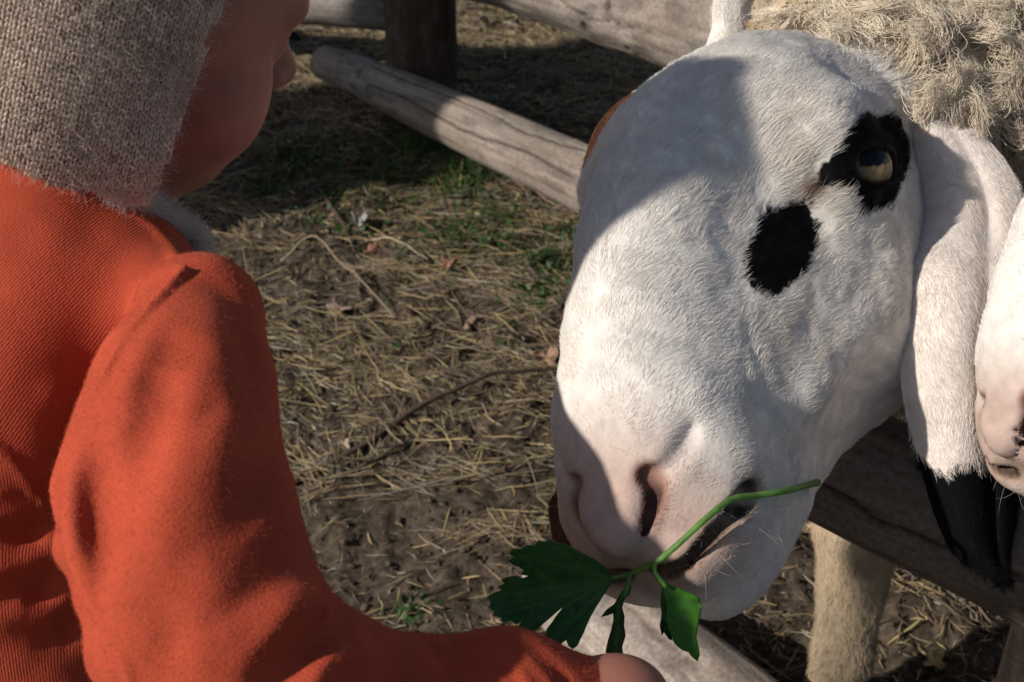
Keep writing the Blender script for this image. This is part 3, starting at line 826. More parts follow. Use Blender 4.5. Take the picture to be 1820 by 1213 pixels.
def build_child():
    rng = np.random.default_rng(5)
    feet = c2w((TOR_C - .25 * UPC) * KS); root = empty('person', (feet[0], feet[1], 0.0),
        'small child in orange knit top and grey brown knitted bonnet, reaching out to the sheep', 'person')
    # skin
    V, Q = surface_nets(near_child(body_field), (-.36, -.33, -.84), (.10, .26, -.45), .0020)
    l = ch_loc(V / KS)
    c = np.tile(np.array([.33, .135, .095]), (len(V), 1))
    ck = np.exp(-((l[:, 0] - .055) ** 2 + (np.abs(l[:, 1]) - .045) ** 2 + (l[:, 2] + .03) ** 2) / .03 ** 2)[:, None]
    c = c * (1 - .5 * ck) + np.array([.52, .16, .13]) * .5 * ck
    lp = np.exp(-(((l[:, 0] - .085) / .012) ** 2 + (l[:, 1] / .018) ** 2 + ((l[:, 2] + .0455) / .009) ** 2))[:, None]
    c = c * (1 - lp) + np.array([.42, .12, .10]) * lp
    c = c * (1 + .10 * fbm(l * 90, 3, 77))[:, None]
    body = mesh_obj('body', c2w(V), Q, M_SKIN, root, colors=c)
    ip = np.where((l[:, 0] > .02) & (l[:, 2] < .09) & (face_field(l) < .003) & (face_field(l) > -.003))[0]
    ip = rng.choice(ip, 26000); fp = l[ip]; fn = grad(face_field, fp, .002)
    make_fur('down', c2w(ch_cam(fp) * KS), fn @ CH_R.T @ CAMM.T, (np.array([-.6, 0, -.8]) + .3 * rng.normal(size=(len(fp), 3))) @ CH_R.T @ CAMM.T, rng.uniform(.0008, .0022, len(fp)), .45, .000022, np.tile([.55, .42, .32], (len(fp), 1)), M_HAIR, body, rng, K=3, jitter=.2)
    # eyes and lashes
    for s_ in (1, -1):
        cen = np.array([.0665, .027 * s_, .003]); R = .0118
        bm = bmesh.new(); bmesh.ops.create_uvsphere(bm, u_segments=28, v_segments=18, radius=R)
        vs = np.array([v.co[:] for v in bm.verts]); fs = [[v.index for v in f.verts] for f in bm.faces]; bm.free()
        d = vs[:, 0] / R; ec = np.where((d > .93)[:, None], [[.01, .01, .01]], np.where((d > .80)[:, None], [[.10, .05, .025]], [[.6, .57, .53]]))
        mesh_obj('eye', c2w(ch_cam(vs + cen) * KS), fs, M_EYE, root, colors=ec)
        n = 60; a = np.linspace(-1.0, 1.0, n); rt = cen + np.stack([R * 1.05 * np.cos(a * .8) , s_ * R * np.sin(a) * 1.0, .0045 + 0 * a], -1)
        dr = nrm(np.stack([np.ones(n), .5 * np.sin(a) * s_, -.45 + 0 * a], -1))
        pts = np.stack([c2w(ch_cam(rt + dr * .0022 * k + np.array([0, 0, .0003 * k * k])) * KS) for k in range(4)], 1)
        hair_obj('eyelashes', pts, np.tile([.00014, .00013, .0001, .00005], (n, 1)), np.tile([.02, .012, .01], (n, 1)), M_HAIR, body)
    # ---- hat
    E = hat_edge()
    order = np.argsort(E[:, 2]); ez, ef = E[order, 2], E[order, 0]
    print('hat edge', E.round(3).tolist())
    edge = lambda up: np.interp(up, ez, ef)
    B_, _ = raycast(near_child(lambda pc: hat_field(ch_loc(pc)) * CH_K), [(-80, 262), (0, 284), (60, 314), (120, 336), (165, 342), (195, 350), (240, 366)])
    B_ = ch_loc(B_ / KS); o_ = np.argsort(B_[:, 0]); bf, bu = B_[o_, 0], B_[o_, 2]; print('hat bottom', B_.round(3).tolist())
    bot = lambda f: np.interp(f, bf, bu)
    def inside_hat(p): return smax(smax(hat_field(p), p[..., 0] - edge(p[..., 2]), .006), bot(p[..., 0]) - p[..., 2], .006)
    Vh, Qh = surface_nets(lambda p: smax(inside_hat(p), -.092 - p[..., 2], .008) + .0012, (-.16, -.10, -.10), (.13, .10, .16), .0022)
    hv = [c2w(ch_cam(Vh) * KS)]; hq = [Qh]
    base_c = np.tile(np.array([.20, .145, .115]), (len(Vh), 1)); hc = [base_c]
    cen = np.array([-.020, 0, -.005])
    NW, dz = 150, .0026 / .09
    st = []
    for i in range(NW):
        az = 2 * math.pi * (i + .5) / NW
        el = math.radians(-62)
        while el < math.radians(86):
            if (1 - math.sin(el)) > .02 and ((i % 2 == 0) or el < math.radians(58)): st.append((az, el))
            el += dz
    st = np.array(st)
    # follow each meridian at even steps over the surface
    dirs = lambda a, e: np.stack([np.cos(e) * np.cos(a), np.cos(e) * np.sin(a), np.sin(e)], -1)
    def hit(a, e):
        D = dirs(a, e); t = np.full(len(a), .02)
        for _ in range(60): t = t - .7 * hat_field(cen + D * t[:, None])
        return cen + D * t[:, None]
    X = hit(st[:, 0], st[:, 1])
    Xu = hit(st[:, 0], st[:, 1] + dz); Xs = hit(st[:, 0] + .01, st[:, 1])
    rowdist = np.linalg.norm(Xu - X, axis=1)
    keep = (inside_hat(X) < .0018) & (X[:, 2] > -.088) & (rowdist < .012)
    X, Xu, Xs, st, rowdist = X[keep], Xu[keep], Xs[keep], st[keep], rowdist[keep]
    up = nrm(Xu - X); sd = nrm(Xs - X); nn = nrm(np.cross(sd, up))
    colw = np.linalg.norm(Xs - X, axis=1) / .01 * (2 * math.pi / NW)
    colw = np.where(np.abs(st[:, 1]) > math.radians(58), colw * 2, colw) * .98
    # leaf shaped legs of the stitch
    nr, nsg = 6, 6
    tt = np.linspace(0, 1, nr); prof = np.sin(np.clip(tt * .92 + .04, 0, 1) * math.pi) ** .6
    Vs = []; Cs = []; tpl = []
    nst = len(X)
    shade = (.85 + .3 * rng.random(nst)) * (1 + .30 * vnoise(X * 55, 71) + .15 * vnoise(X * 180, 72))
    for s_ in (-1, 1):
        a = X + sd * (s_ * .06 * colw)[:, None] - up * (.55 * rowdist)[:, None]
        b = X + sd * (s_ * .42 * colw)[:, None] + up * (.75 * rowdist)[:, None]
        jit = rng.normal(size=(nst, 3)) * .00016; b = b + jit; a = a + rng.normal(size=(nst, 3)) * .00012
        ax = b - a; axn = nrm(ax); sv = nrm(np.cross(nn, axn)); w_ = .215 * colw
        th = np.linspace(0, 2 * math.pi, nsg, endpoint=False)
        R = (w_[:, None] * prof[None])                     # nst,nr
        ctr = a[:, None] + ax[:, None] * tt[None, :, None] + nn[:, None] * (.0004 + .0007 * np.sin(tt * math.pi))[None, :, None]
        ring = ctr[:, :, None] + R[:, :, None, None] * (np.cos(th)[None, None, :, None] * sv[:, None, None] + .8 * np.sin(th)[None, None, :, None] * nn[:, None, None])
        Vs.append(ring.reshape(-1, 3)); cl = (np.array([.64, .50, .415]) * (shade * rng.uniform(.85, 1.12, nst))[:, None]); fl = rng.random(nst) < .09; cl[fl] *= np.array([.66, .60, .54])
        Cs.append(np.repeat(cl, nr * nsg, 0))
    fq = []
    for i in range(nr - 1):
        for j in range(nsg): fq.append((i * nsg + j, i * nsg + (j + 1) % nsg, (i + 1) * nsg + (j + 1) % nsg, (i + 1) * nsg + j))
    fq = np.array(fq)
    allF = (fq[None] + (np.arange(nst * 2) * nr * nsg)[:, None, None]).reshape(-1, 4)
    Vst = np.concatenate(Vs); off_ = len(Vh)
    hat = mesh_obj('knitted_bonnet', np.concatenate([hv[0], c2w(ch_cam(Vst) * KS)]), np.concatenate([Qh, allF + off_]), M_KNIT, root, colors=np.concatenate([base_c, np.clip(np.concatenate(Cs), .02, .8)]))
    # fuzz
    n = 42000; k = rng.integers(0, nst, n); p0 = X[k] + nn[k] * .0012 + sd[k] * (rng.normal(size=(n, 1)) * .0012) + up[k] * (rng.normal(size=(n, 1)) * .0012)
    d0 = nrm(nn[k] * rng.uniform(.1, .8, (n, 1)) + sd[k] * rng.normal(size=(n, 1)) + up[k] * rng.normal(size=(n, 1)))
    bend = rng.normal(size=(n, 3)) * .8; pts = np.empty((n, 5, 3)); pts[:, 0] = p0; L = rng.uniform(.003, .009, (n, 1))
    for i in range(1, 5): p0 = p0 + nrm(d0 + bend * i * .3) * L / 4; pts[:, i] = p0
    wpts = c2w(ch_cam(pts) * KS)
    hair_obj('wool_fuzz', wpts, np.full((n, 5), .000032), np.array([.62, .53, .46]) * rng.uniform(.8, 1.15, (n, 1)), M_WOOLHAIR, hat)
    # chin tie: fluffy strap from the flap round under the chin
    tie = KS * np.array([P(200, 322, .590), P(222, 342, .612), P(252, 356, .625), P(280, 374, .634), P(312, 396, .642), P(342, 416, .650), P(354, 444, .652), P(348, 474, .652)])
    tc_ = catmull(tie, 40); Vt, Ft = tube(c2w(tc_), np.interp(np.arange(40), [0, 10, 24, 34, 39], [.0050, .0055, .0055, .0065, .004]), 12)
    strap = mesh_obj('chin_tie', Vt, Ft, M_KNIT, hat, colors=np.tile([.50, .42, .36], (len(Vt), 1)))
    tubes_hair('wool_fuzz', c2w(tc_), rng, 9000, .0058, .0055, .00005, np.array([.66, .61, .56]) * rng.uniform(.8, 1.15, (9000, 1)), M_WOOLHAIR, strap)
    # ---- sweater
    sf = near_child(sweater_field_factory())
    Vw, Qw = surface_nets(sf, (-.36, -.33, -.82), (.062, .20, -.45), .0018)
    pj = Vw / KS
    px = proj(pj)
    # panels of the garment: back yoke, lower back, sleeve (each with its own run of the ribs)
    on_torso = (torso_full(pj) < sleeve_field(pj) - .0005)
    t_ = (pj - TOR_C) @ TOR_R
    yl = sweater_parts()['yoke']; lowm = on_torso & (px[:, 1] > np.interp(px[:, 0], [-20, 15, 45, 80, 104, 130], [788, 815, 850, 895, 925, 960]))
    per = .00120
    ph = np.empty(len(Vw)); amp = np.empty(len(Vw))
    ph[:] = (pj @ nrm([.35, 1, .1])) / .0014 * 6.283; amp[:] = .12
    ph[on_torso] = (pj[on_torso] @ nrm([.80, -.60, .10])) / per * 6.283; amp[on_torso] = .26
    ph[lowm] = (pj[lowm] @ nrm([1, .05, -.05])) / per * 6.283; amp[lowm] = .22
    cS = np.tile(ORANGE, (len(Vw), 1)) * (1 + .06 * fbm(Vw * 30, 3, 90))[:, None]
    sw = mesh_obj('sweater', c2w(Vw), Qw, M_ORANGE, root, colors=cS)
    at = sw.data.attributes.new('rib', 'FLOAT_VECTOR', 'POINT'); rv = np.zeros((len(Vw), 3), np.float32); rv[:, 0] = ph; rv[:, 1] = amp
    at.data.foreach_set('vector', rv.ravel())
    n = 150000; p_, n_ = sample_surface(Vw, Qw, n, rng); tors = torso_full(p_ / KS) < sleeve_field(p_ / KS)
    Lf = np.where(tors, .0011, .0024) * rng.uniform(.5, 1.3, n)
    make_fur('fabric_nap', c2w(p_), n_ @ CAMM.T, rng.normal(size=(n, 3)), Lf, .8, .000045, ORANGE * np.array([1.15, 1.5, 1.6]) * rng.uniform(.8, 1.2, (n, 1)), M_WOOLHAIR, sw, rng, K=3, jitter=1.0)
    # ---- trousers and shoes
    M_DEN = attr_mat('denim', rough=.8, spec=.15, noise=(400, .25), bump=(900, .3, .0005))
    T = lambda a: c2w((TOR_C + TOR_R @ np.array(a)) * KS)
    hipz = T([0, 0, -.24])[2]
    def trousers(p):
        d = None
        for s_ in (-1, 1):
            h = T([-.01, .045 * s_, -.23]); kx = h + np.array([.01, .03, -.19]); an = np.array([kx[0], kx[1] - .02, .075])
            e = chain(p, [h, kx, an], [.062, .050, .042], .02); d = e if d is None else smin(d, e, .03)
        return smin(d, ell(p, T([-.01, 0, -.20]), (.085, .085, .06)), .03) + .003 * vnoise(p * 30, 8)
    lo = T([0, 0, -.4]) - .2; Vt_, Qt_ = surface_nets(trousers, (lo[0], lo[1] - .05, .02), (lo[0] + .42, lo[1] + .45, hipz + .12), .006)
    mesh_obj('trousers', Vt_, Qt_, M_DEN, root, colors=np.tile([.03, .04, .07], (len(Vt_), 1)))
    for s_ in (-1, 1):
        h = T([-.01, .045 * s_, -.23]) + np.array([.01, .01, 0]); a = np.array([h[0], h[1], .0])
        fdir = nrm(np.array([.75, .5, 0]))
        def shoe(p):
            d = smin(cone(p, a + np.array([0, 0, .075]), a + np.array([0, 0, .035]), .034, .032), cone(p, a + np.array([0, 0, .032]), a + fdir * .085 + np.array([0, 0, .028]), .031, .029), .02)
            return smax(d, .002 - p[..., 2], .004)
        Vq, Qq = surface_nets(shoe, a - np.array([.06, .06, .01]), a + np.array([.14, .14, .12]), .004)
        mesh_obj('shoe', Vq, Qq, M_DEN, root, colors=np.where((Vq[:, 2:3] < .014), [[.5, .5, .48]], [[.10, .045, .03]]))
    return root

# =================================================================== BUILDERS: timber
def wood_mat():
    m, nt, b = mat('weathered_wood')
    a = N(nt, 'ShaderNodeAttribute', attribute_name='col'); tc = N(nt, 'ShaderNodeTexCoord')
    nz = N(nt, 'ShaderNodeTexNoise'); nz.inputs['Scale'].default_value = 220; nz.inputs['Detail'].default_value = 6
    nt.links.new(tc.outputs['Object'], nz.inputs['Vector'])
    mp = N(nt, 'ShaderNodeMapRange'); mp.inputs['To Min'].default_value = .72; mp.inputs['To Max'].default_value = 1.25; mp.inputs['From Min'].default_value = .3; mp.inputs['From Max'].default_value = .7
    nt.links.new(nz.outputs['Fac'], mp.inputs['Value'])
    mx = N(nt, 'ShaderNodeVectorMath', operation='SCALE'); nt.links.new(a.outputs['Color'], mx.inputs[0]); nt.links.new(mp.outputs[0], mx.inputs['Scale'])
    nt.links.new(mx.outputs[0], b.inputs['Base Color'])
    bp = N(nt, 'ShaderNodeBump'); bp.inputs['Strength'].default_value = .5; bp.inputs['Distance'].default_value = .0015
    nt.links.new(nz.outputs['Fac'], bp.inputs['Height']); nt.links.new(bp.outputs[0], b.inputs['Normal'])
    b.inputs['Roughness'].default_value = .85; b.inputs['Specular IOR Level'].default_value = .15
    return m
M_WOOD = wood_mat()
def log(name, pts, rs, base, parent, seed, cracks=2, knots=(), fixed=(), n=260, seg=112, bumpy=.05, dark=(.12, .10, .09)):
    """round timber following pts (world), with checks, knots, grain and sawn ends"""
    c = catmull(pts, n); r = np.interp(np.linspace(0, 1, n), np.linspace(0, 1, len(rs)), rs)
    T = nrm(np.gradient(c, axis=0)); L = np.linalg.norm(np.diff(c, axis=0), axis=1).sum()
    ref = np.array([0, 0, 1.0]) if abs(T[0][2]) < .9 else np.array([0, 1.0, 0])
    A = nrm(np.cross(T, ref)); B = np.cross(A, T)
    th = np.linspace(0, 2 * math.pi, seg, endpoint=False); x = np.linspace(0, L, n)
    X, TH = np.meshgrid(x, th, indexing='ij'); rr = r[:, None]
    cyl = np.stack([X * 4, np.cos(TH) * 1.4, np.sin(TH) * 1.4], -1)
    rad = rr * (1 + bumpy * fbm(cyl + seed, 3, seed) + .010 * fbm(np.stack([X * 14, np.cos(TH) * 9, np.sin(TH) * 9], -1), 3, seed + 5))
    grain = fbm(np.stack([X * 9, np.cos(TH) * 22, np.sin(TH) * 22], -1), 4, seed + 9)
    pat = fbm(np.stack([X * 11, np.cos(TH) * 2.2, np.sin(TH) * 2.2], -1), 4, seed + 13)
    C = np.asarray(base)[None, None] * (1 + .22 * grain + .20 * pat)[..., None]
    tone = np.clip(.5 + 1.2 * fbm(np.stack([X * 5, np.cos(TH) * 1.5, np.sin(TH) * 1.5], -1), 3, seed + 31), 0, 1)[..., None]
    C = C * (1 - .35 * tone) + C * np.array([1.18, .95, .78]) * .35 * tone
    stain = np.clip(fbm(np.stack([X * 24, np.cos(TH) * 4, np.sin(TH) * 4], -1), 3, seed + 41) * 2 - .35, 0, 1)[..., None]
    C = C * (1 - .6 * stain) + np.asarray(dark) * .6 * stain
    rg = np.random.default_rng(seed)
    for k in range(cracks + len(fixed)):
        a0 = rg.uniform(0, 6.28); x0, x1 = sorted(rg.uniform(-.1, 1.1, 2) * L)
        if x1 - x0 < .25 * L: x1 = x0 + .45 * L
        if k >= cracks: x0, x1, a0 = fixed[k - cracks][0] * L, fixed[k - cracks][1] * L, fixed[k - cracks][2]
        path = a0 + .25 * vnoise(np.stack([x * 7, 0 * x, 0 * x], -1), seed + k) + .05 * vnoise(np.stack([x * 40, 0 * x, 0 * x], -1), seed + 60 + k)
        d = np.abs((TH - path[:, None] + math.pi) % (2 * math.pi) - math.pi) * rr
        wd = .0016 * np.clip(np.minimum((x - x0), (x1 - x)) / .05, 0, 1)[:, None]
        g = np.exp(-(d / np.maximum(wd, 1e-5)) ** 2) * (wd > 1e-4)
        rad = rad - .004 * g; C = C * (1 - .8 * g[..., None])
    for (xf, a, s) in knots:
        d = np.sqrt(((X - xf * L)) ** 2 + (((TH - a + math.pi) % (2 * math.pi) - math.pi) * rr) ** 2) / s
        rad = rad + s * .35 * np.exp(-(d * .8) ** 2) - s * .5 * np.exp(-(d * 3) ** 2)
        ring = .5 + .5 * np.cos(d * 16)
        g = np.clip(1.25 - d, 0, 1)[..., None]; C = C * (1 - .55 * g * ring[..., None]); C = C * (1 - np.exp(-(d * 3.5) ** 2)[..., None] * .85)
    V = c[:, None] + rad[..., None] * (np.cos(TH)[..., None] * A[:, None] + np.sin(TH)[..., None] * B[:, None])
    i = np.arange(n * seg).reshape(n, seg); j = np.roll(i, -1, 1)
    F = np.stack([i[:-1], i[1:], j[1:], j[:-1]], -1).reshape(-1, 4)
    Vs = [V.reshape(-1, 3)]; Cs = [C.reshape(-1, 3)]; Fs = [F]; o = n * seg
    for e, sg in ((0, -1), (n - 1, 1)):                       # sawn ends with year rings
        prev = i[e]
        for f_ in (.93, .8, .6, .4, .2, .03):
            ring = c[e] + (V[e] - c[e]) * f_ + T[e] * sg * (.003 if f_ < .9 else .002)
            Vs.append(ring); cc = np.asarray(base) * (.9 + .25 * vnoise(ring * 300, seed)[:, None]) * (1.05 - .18 * (int(f_ * 10) % 2)); Cs.append(cc)
            cur = np.arange(o, o + seg); o += seg
            q = np.stack([prev, np.roll(prev, -1), np.roll(cur, -1), cur], -1); Fs.append(q if sg < 0 else q[:, ::-1])
            prev = cur
    return mesh_obj(name, np.concatenate(Vs), np.concatenate(Fs), M_WOOD, parent, colors=np.clip(np.concatenate(Cs), .01, .8))

# =================================================================== BUILDERS: parsley
def leaf_mat():
    m, nt, b = mat('parsley_leaf')
    a = N(nt, 'ShaderNodeAttribute', attribute_name='col'); tc = N(nt, 'ShaderNodeTexCoord')
    nz = N(nt, 'ShaderNodeTexNoise'); nz.inputs['Scale'].default_value = 350; nz.inputs['Detail'].default_value = 4
    nt.links.new(tc.outputs['Object'], nz.inputs['Vector'])
    mp = N(nt, 'ShaderNodeMapRange'); mp.inputs['To Min'].default_value = .8; mp.inputs['To Max'].default_value = 1.2
    nt.links.new(nz.outputs['Fac'], mp.inputs['Value'])
    mx = N(nt, 'ShaderNodeVectorMath', operation='SCALE'); nt.links.new(a.outputs['Color'], mx.inputs[0]); nt.links.new(mp.outputs[0], mx.inputs['Scale'])
    nt.links.new(mx.outputs[0], b.inputs['Base Color'])
    tr = N(nt, 'ShaderNodeBsdfTranslucent'); tc2 = N(nt, 'ShaderNodeVectorMath', operation='MULTIPLY'); nt.links.new(mx.outputs[0], tc2.inputs[0]); tc2.inputs[1].default_value = (1.8, 2.4, .6)
    nt.links.new(tc2.outputs[0], tr.inputs['Color'])
    ms = N(nt, 'ShaderNodeMixShader'); ms.inputs[0].default_value = .38
    nt.links.new(b.outputs[0], ms.inputs[1]); nt.links.new(tr.outputs[0], ms.inputs[2]); nt.links.new(ms.outputs[0], nt.nodes['Material Output'].inputs['Surface'])
    bp = N(nt, 'ShaderNodeBump'); bp.inputs['Strength'].default_value = .3; bp.inputs['Distance'].default_value = .0004
    nt.links.new(nz.outputs['Fac'], bp.inputs['Height']); nt.links.new(bp.outputs[0], b.inputs['Normal'])
    b.inputs['Roughness'].default_value = .48; b.inputs['Specular IOR Level'].default_value = .35
    return m
M_LEAF = leaf_mat()
def leaf(name, outline, dfun, veins, parent, colr, m=None, step=7, thick=.00022):
    """outline in frame px; dfun(x,y) -> depth; grid-filled sheet with veins, two sided with thickness"""
    o = np.array(outline, float)
    x0, y0 = o.min(0) - 2; x1, y1 = o.max(0) + 2
    bm = bmesh.new(); vs = [bm.verts.new((p[0], p[1], 0)) for p in o]
    f = bm.faces.new(vs); bmesh.ops.triangulate(bm, faces=[f])
    for _ in range(4):
        es = [e for e in bm.edges if e.calc_length() > step]
        if not es: break
        bmesh.ops.subdivide_edges(bm, edges=es, cuts=1, use_grid_fill=False)
        bmesh.ops.triangulate(bm, faces=[f for f in bm.faces if len(f.verts) > 3])
    bm.normal_update(); bm.verts.index_update()
    pts = np.array([v.co[:2] for v in bm.verts]); fs = [[v.index for v in f.verts] for f in bm.faces]; bm.free()
    vd = np.full(len(pts), 1e9)
    for a, b in veins:
        a = np.array(a, float); b = np.array(b, float); ba = b - a; t = np.clip(((pts - a) @ ba) / (ba @ ba), 0, 1)
        vd = np.minimum(vd, np.linalg.norm(pts - a - t[:, None] * ba, axis=1) / (1.4 - .9 * t))
    g = np.exp(-(vd / 3.0) ** 2); puff = np.exp(-(vd / 12.0) ** 2)
    D = np.array([dfun(x, y) for x, y in pts]) + .0012 * puff + .0008 * vnoise(np.c_[pts / 28, 0 * pts[:, 0]], 5)
    W_ = np.stack([W(p[0], p[1], d) for p, d in zip(pts, D)])
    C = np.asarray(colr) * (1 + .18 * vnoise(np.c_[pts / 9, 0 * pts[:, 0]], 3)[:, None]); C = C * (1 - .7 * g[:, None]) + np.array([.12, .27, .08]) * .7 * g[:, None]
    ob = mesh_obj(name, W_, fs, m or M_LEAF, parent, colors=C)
    md = ob.modifiers.new('thickness', 'SOLIDIFY'); md.thickness = thick * 2; md.offset = 0
    return ob

# =================================================================== THE GROUND
def ground_height(x, y):
    p = np.stack([x, y, 0 * x], -1)
    h = .018 * fbm(p * 3.1, 3, 101) + .010 * fbm(p * 14, 3, 102) + .0062 * fbm(p * 42, 3, 103)
    cl = np.clip(vnoise(p * 33 + 7, 104) - .35, 0, 1) + .6 * np.clip(vnoise(p * 75, 105) - .3, 0, 1)
    return h + .012 * cl
def soil_mat():
    m, nt, b = mat('trampled_soil')
    a = N(nt, 'ShaderNodeAttribute', attribute_name='col'); tc = N(nt, 'ShaderNodeTexCoord')
    n1 = N(nt, 'ShaderNodeTexNoise'); n1.inputs['Scale'].default_value = 90; n1.inputs['Detail'].default_value = 8; n1.inputs['Roughness'].default_value = .7
    nt.links.new(tc.outputs['Object'], n1.inputs['Vector'])
    cr = N(nt, 'ShaderNodeValToRGB'); e = cr.color_ramp.elements
    e[0].position = .30; e[0].color = (.022, .016, .012, 1); e[1].position = .72; e[1].color = (.17, .135, .10, 1)
    k = e.new(.5); k.color = (.078, .060, .045, 1)
    nt.links.new(n1.outputs['Fac'], cr.inputs['Fac']); nt.links.new(cr.outputs['Color'], b.inputs['Base Color'])
    bp = N(nt, 'ShaderNodeBump'); bp.inputs['Strength'].default_value = .9; bp.inputs['Distance'].default_value = .004
    nt.links.new(n1.outputs['Fac'], bp.inputs['Height']); nt.links.new(bp.outputs[0], b.inputs['Normal'])
    b.inputs['Roughness'].default_value = .95; b.inputs['Specular IOR Level'].default_value = .1
    return m
def build_ground():
    fx = np.arange(-1.3, 1.9001, .006); fy = np.arange(.7, 4.3001, .006)
    farx = np.concatenate([[-250, -90, -40, -18, -9, -5, -3, -2, -1.6], fx, [2.2, 3, 5, 9, 18, 40, 90, 250]])
    fary = np.concatenate([[-250, -90, -40, -18, -9, -4, -2, -1, 0, .4], fy, [4.7, 5.5, 7, 10, 18, 40, 90, 250]])
    X, Y = np.meshgrid(farx, fary, indexing='ij'); Z = ground_height(X, Y) * np.where((np.abs(X) < 3) & (Y < 6) & (Y > -2), 1, .0)
    n, m = X.shape; i = np.arange(n * m).reshape(n, m)
    F = np.stack([i[:-1, :-1], i[1:, :-1], i[1:, 1:], i[:-1, 1:]], -1).reshape(-1, 4)
    g = mesh_obj('ground', np.stack([X, Y, Z], -1).reshape(-1, 3), F, soil_mat()); tag(g, 'trampled brown soil of the sheep pen', 'ground', kind='structure')
def in_view(x, y, z=0.0, m=120):
    c = w2c(np.stack([x, y, z + 0 * x], -1)); p = proj(c); return (c[:, 2] < -.3) & (p[:, 0] > -m) & (p[:, 0] < 1820 + m) & (p[:, 1] > -m) & (p[:, 1] < 1213 + m)
def straw_density(x, y):
    p = np.stack([x, y, 0 * x], -1); px = proj(w2c(p))
    d = .22 + 1.0 * np.clip(vnoise(p * np.array([2.2, 4.5, 1]) + 3, 201) + .35, 0, 1) * np.clip(vnoise(p * 9, 202) + .6, 0, 1)
    d = d + 1.6 * np.clip((y - 2.15) / .4, 0, 1)             # a thick bed of straw beyond the rails
    bare = np.exp(-(((x - (-.08)) / .30) ** 2 + ((y - 1.22) / .14) ** 2))
    return d * (1 - .75 * bare)
def build_straw(rng):
    def scatter(n, ymax=4.2):
        x = rng.uniform(-1.3, 1.9, n * 4); y = rng.uniform(.75, ymax, n * 4)
        k = in_view(x, y) & (rng.random(n * 4) < np.clip(straw_density(x, y), 0, 1.6) / 1.6)
        x, y = x[k][:n], y[k][:n]; return x, y
    V = []; F = []; C = []; o = 0
    def add(x, y, L, wd, lift, colr, ang, curve, K):
        nonlocal o
        n = len(x); t = np.linspace(-.5, .5, K)
        dx = np.stack([np.cos(ang), np.sin(ang)], -1); nx = np.stack([-np.sin(ang), np.cos(ang)], -1)
        P2 = np.stack([x, y], -1)[:, None] + dx[:, None] * (L[:, None] * t)[..., None] + nx[:, None] * (curve[:, None] * L[:, None] * (t ** 2 * 4 - .3))[..., None]
        z = ground_height(P2[..., 0], P2[..., 1]); z = np.maximum(z, z.mean(1, keepdims=True)) * .5 + z.mean(1, keepdims=True) * .5 + lift[:, None] + (rng.normal(size=n) * .12 * L)[:, None] * t + .0015
        side = np.stack([nx[:, 0], nx[:, 1], rng.normal(size=n) * .3], -1); side = nrm(side)
        ctr = np.concatenate([P2, z[..., None]], -1); w = wd[:, None, None] * np.ones((1, K, 1)); w = w * np.interp(np.abs(t), [0, .42, .5], [1, .9, .35])[None, :, None]
        l = ctr - side[:, None] * w; r = ctr + side[:, None] * w; top = ctr + np.array([0, 0, 1.0]) * w * .9
        Vv = np.stack([l, top, r], 2).reshape(n, K * 3, 3)
        f = []
        for k in range(K - 1):
            a = k * 3; b = a + 3; f += [(a, b, b + 1, a + 1), (a + 1, b + 1, b + 2, a + 2)]
        f = np.array(f)
        V.append(Vv.reshape(-1, 3)); F.append((f[None] + o + (np.arange(n) * K * 3)[:, None, None]).reshape(-1, 4)); C.append(np.repeat(colr, K * 3, 0)); o += n * K * 3
    pal = np.array([[.50, .38, .19], [.40, .30, .15], [.56, .45, .27], [.24, .17, .10], [.28, .23, .165], [.14, .10, .07], [.40, .36, .29]])
    x, y = scatter(24000); n = len(x)
    add(x, y, rng.gamma(2.0, .012, n) + .008, rng.uniform(.0003, .0012, n), rng.gamma(1.3, .004, n), pal[rng.choice(7, n, p=[.2, .18, .06, .18, .15, .18, .05])] * rng.uniform(.5, 1.15, (n, 1)), rng.normal(0, 1.0, n) + .1, rng.normal(0, .09, n) * (rng.random(n) < .3), 6)
    x, y = scatter(80000, 3.0); n = len(x)
    add(x, y, rng.uniform(.004, .024, n), rng.uniform(.0004, .0012, n), rng.gamma(1.2, .0025, n), pal[rng.choice(7, n, p=[.1, .15, .05, .2, .15, .25, .1])] * rng.uniform(.6, 1.15, (n, 1)), rng.uniform(0, 3.14, n), rng.normal(0, .1, n), 3)
    # matted handfuls, stalks lying together
    for _ in range(300):
        cx, cy = rng.uniform(-.7, 1.0), rng.uniform(1.15, 2.6)
        if not in_view(np.array([cx]), np.array([cy]))[0]: continue
        n = rng.integers(20, 80); a = rng.normal(.05, .8); s = rng.uniform(.02, .09)
        add(cx + rng.normal(size=n) * s, cy + rng.normal(size=n) * s * .35, rng.uniform(.015, .085, n), rng.uniform(.0003, .0010, n), rng.uniform(0, .010, n), pal[rng.choice([0, 1, 1, 3, 4, 4, 6], n)] * rng.uniform(.35, 1.0, (n, 1)), a + rng.normal(size=n) * .55, rng.normal(0, .03, n), 5)
    m = attr_mat('straw', rough=.6, spec=.3, noise=(300, .15))
    s = mesh_obj('straw_litter', np.concatenate(V), np.concatenate(F), m, None, smooth=False, colors=np.clip(np.concatenate(C), .01, .8))
    tag(s, 'dry yellow straw and chaff strewn over the soil', 'straw', kind='stuff')
    # crumbs of earth and droppings
    n = 16000; x = rng.uniform(-1.2, 1.5, n); y = rng.uniform(.8, 2.8, n); k = in_view(x, y); x, y = x[k], y[k]; n = len(x)
    bm = bmesh.new(); bmesh.ops.create_icosphere(bm, subdivisions=1, radius=1); iv = np.array([v.co[:] for v in bm.verts]); fi = np.array([[v.index for v in f.verts] for f in bm.faces]); bm.free()
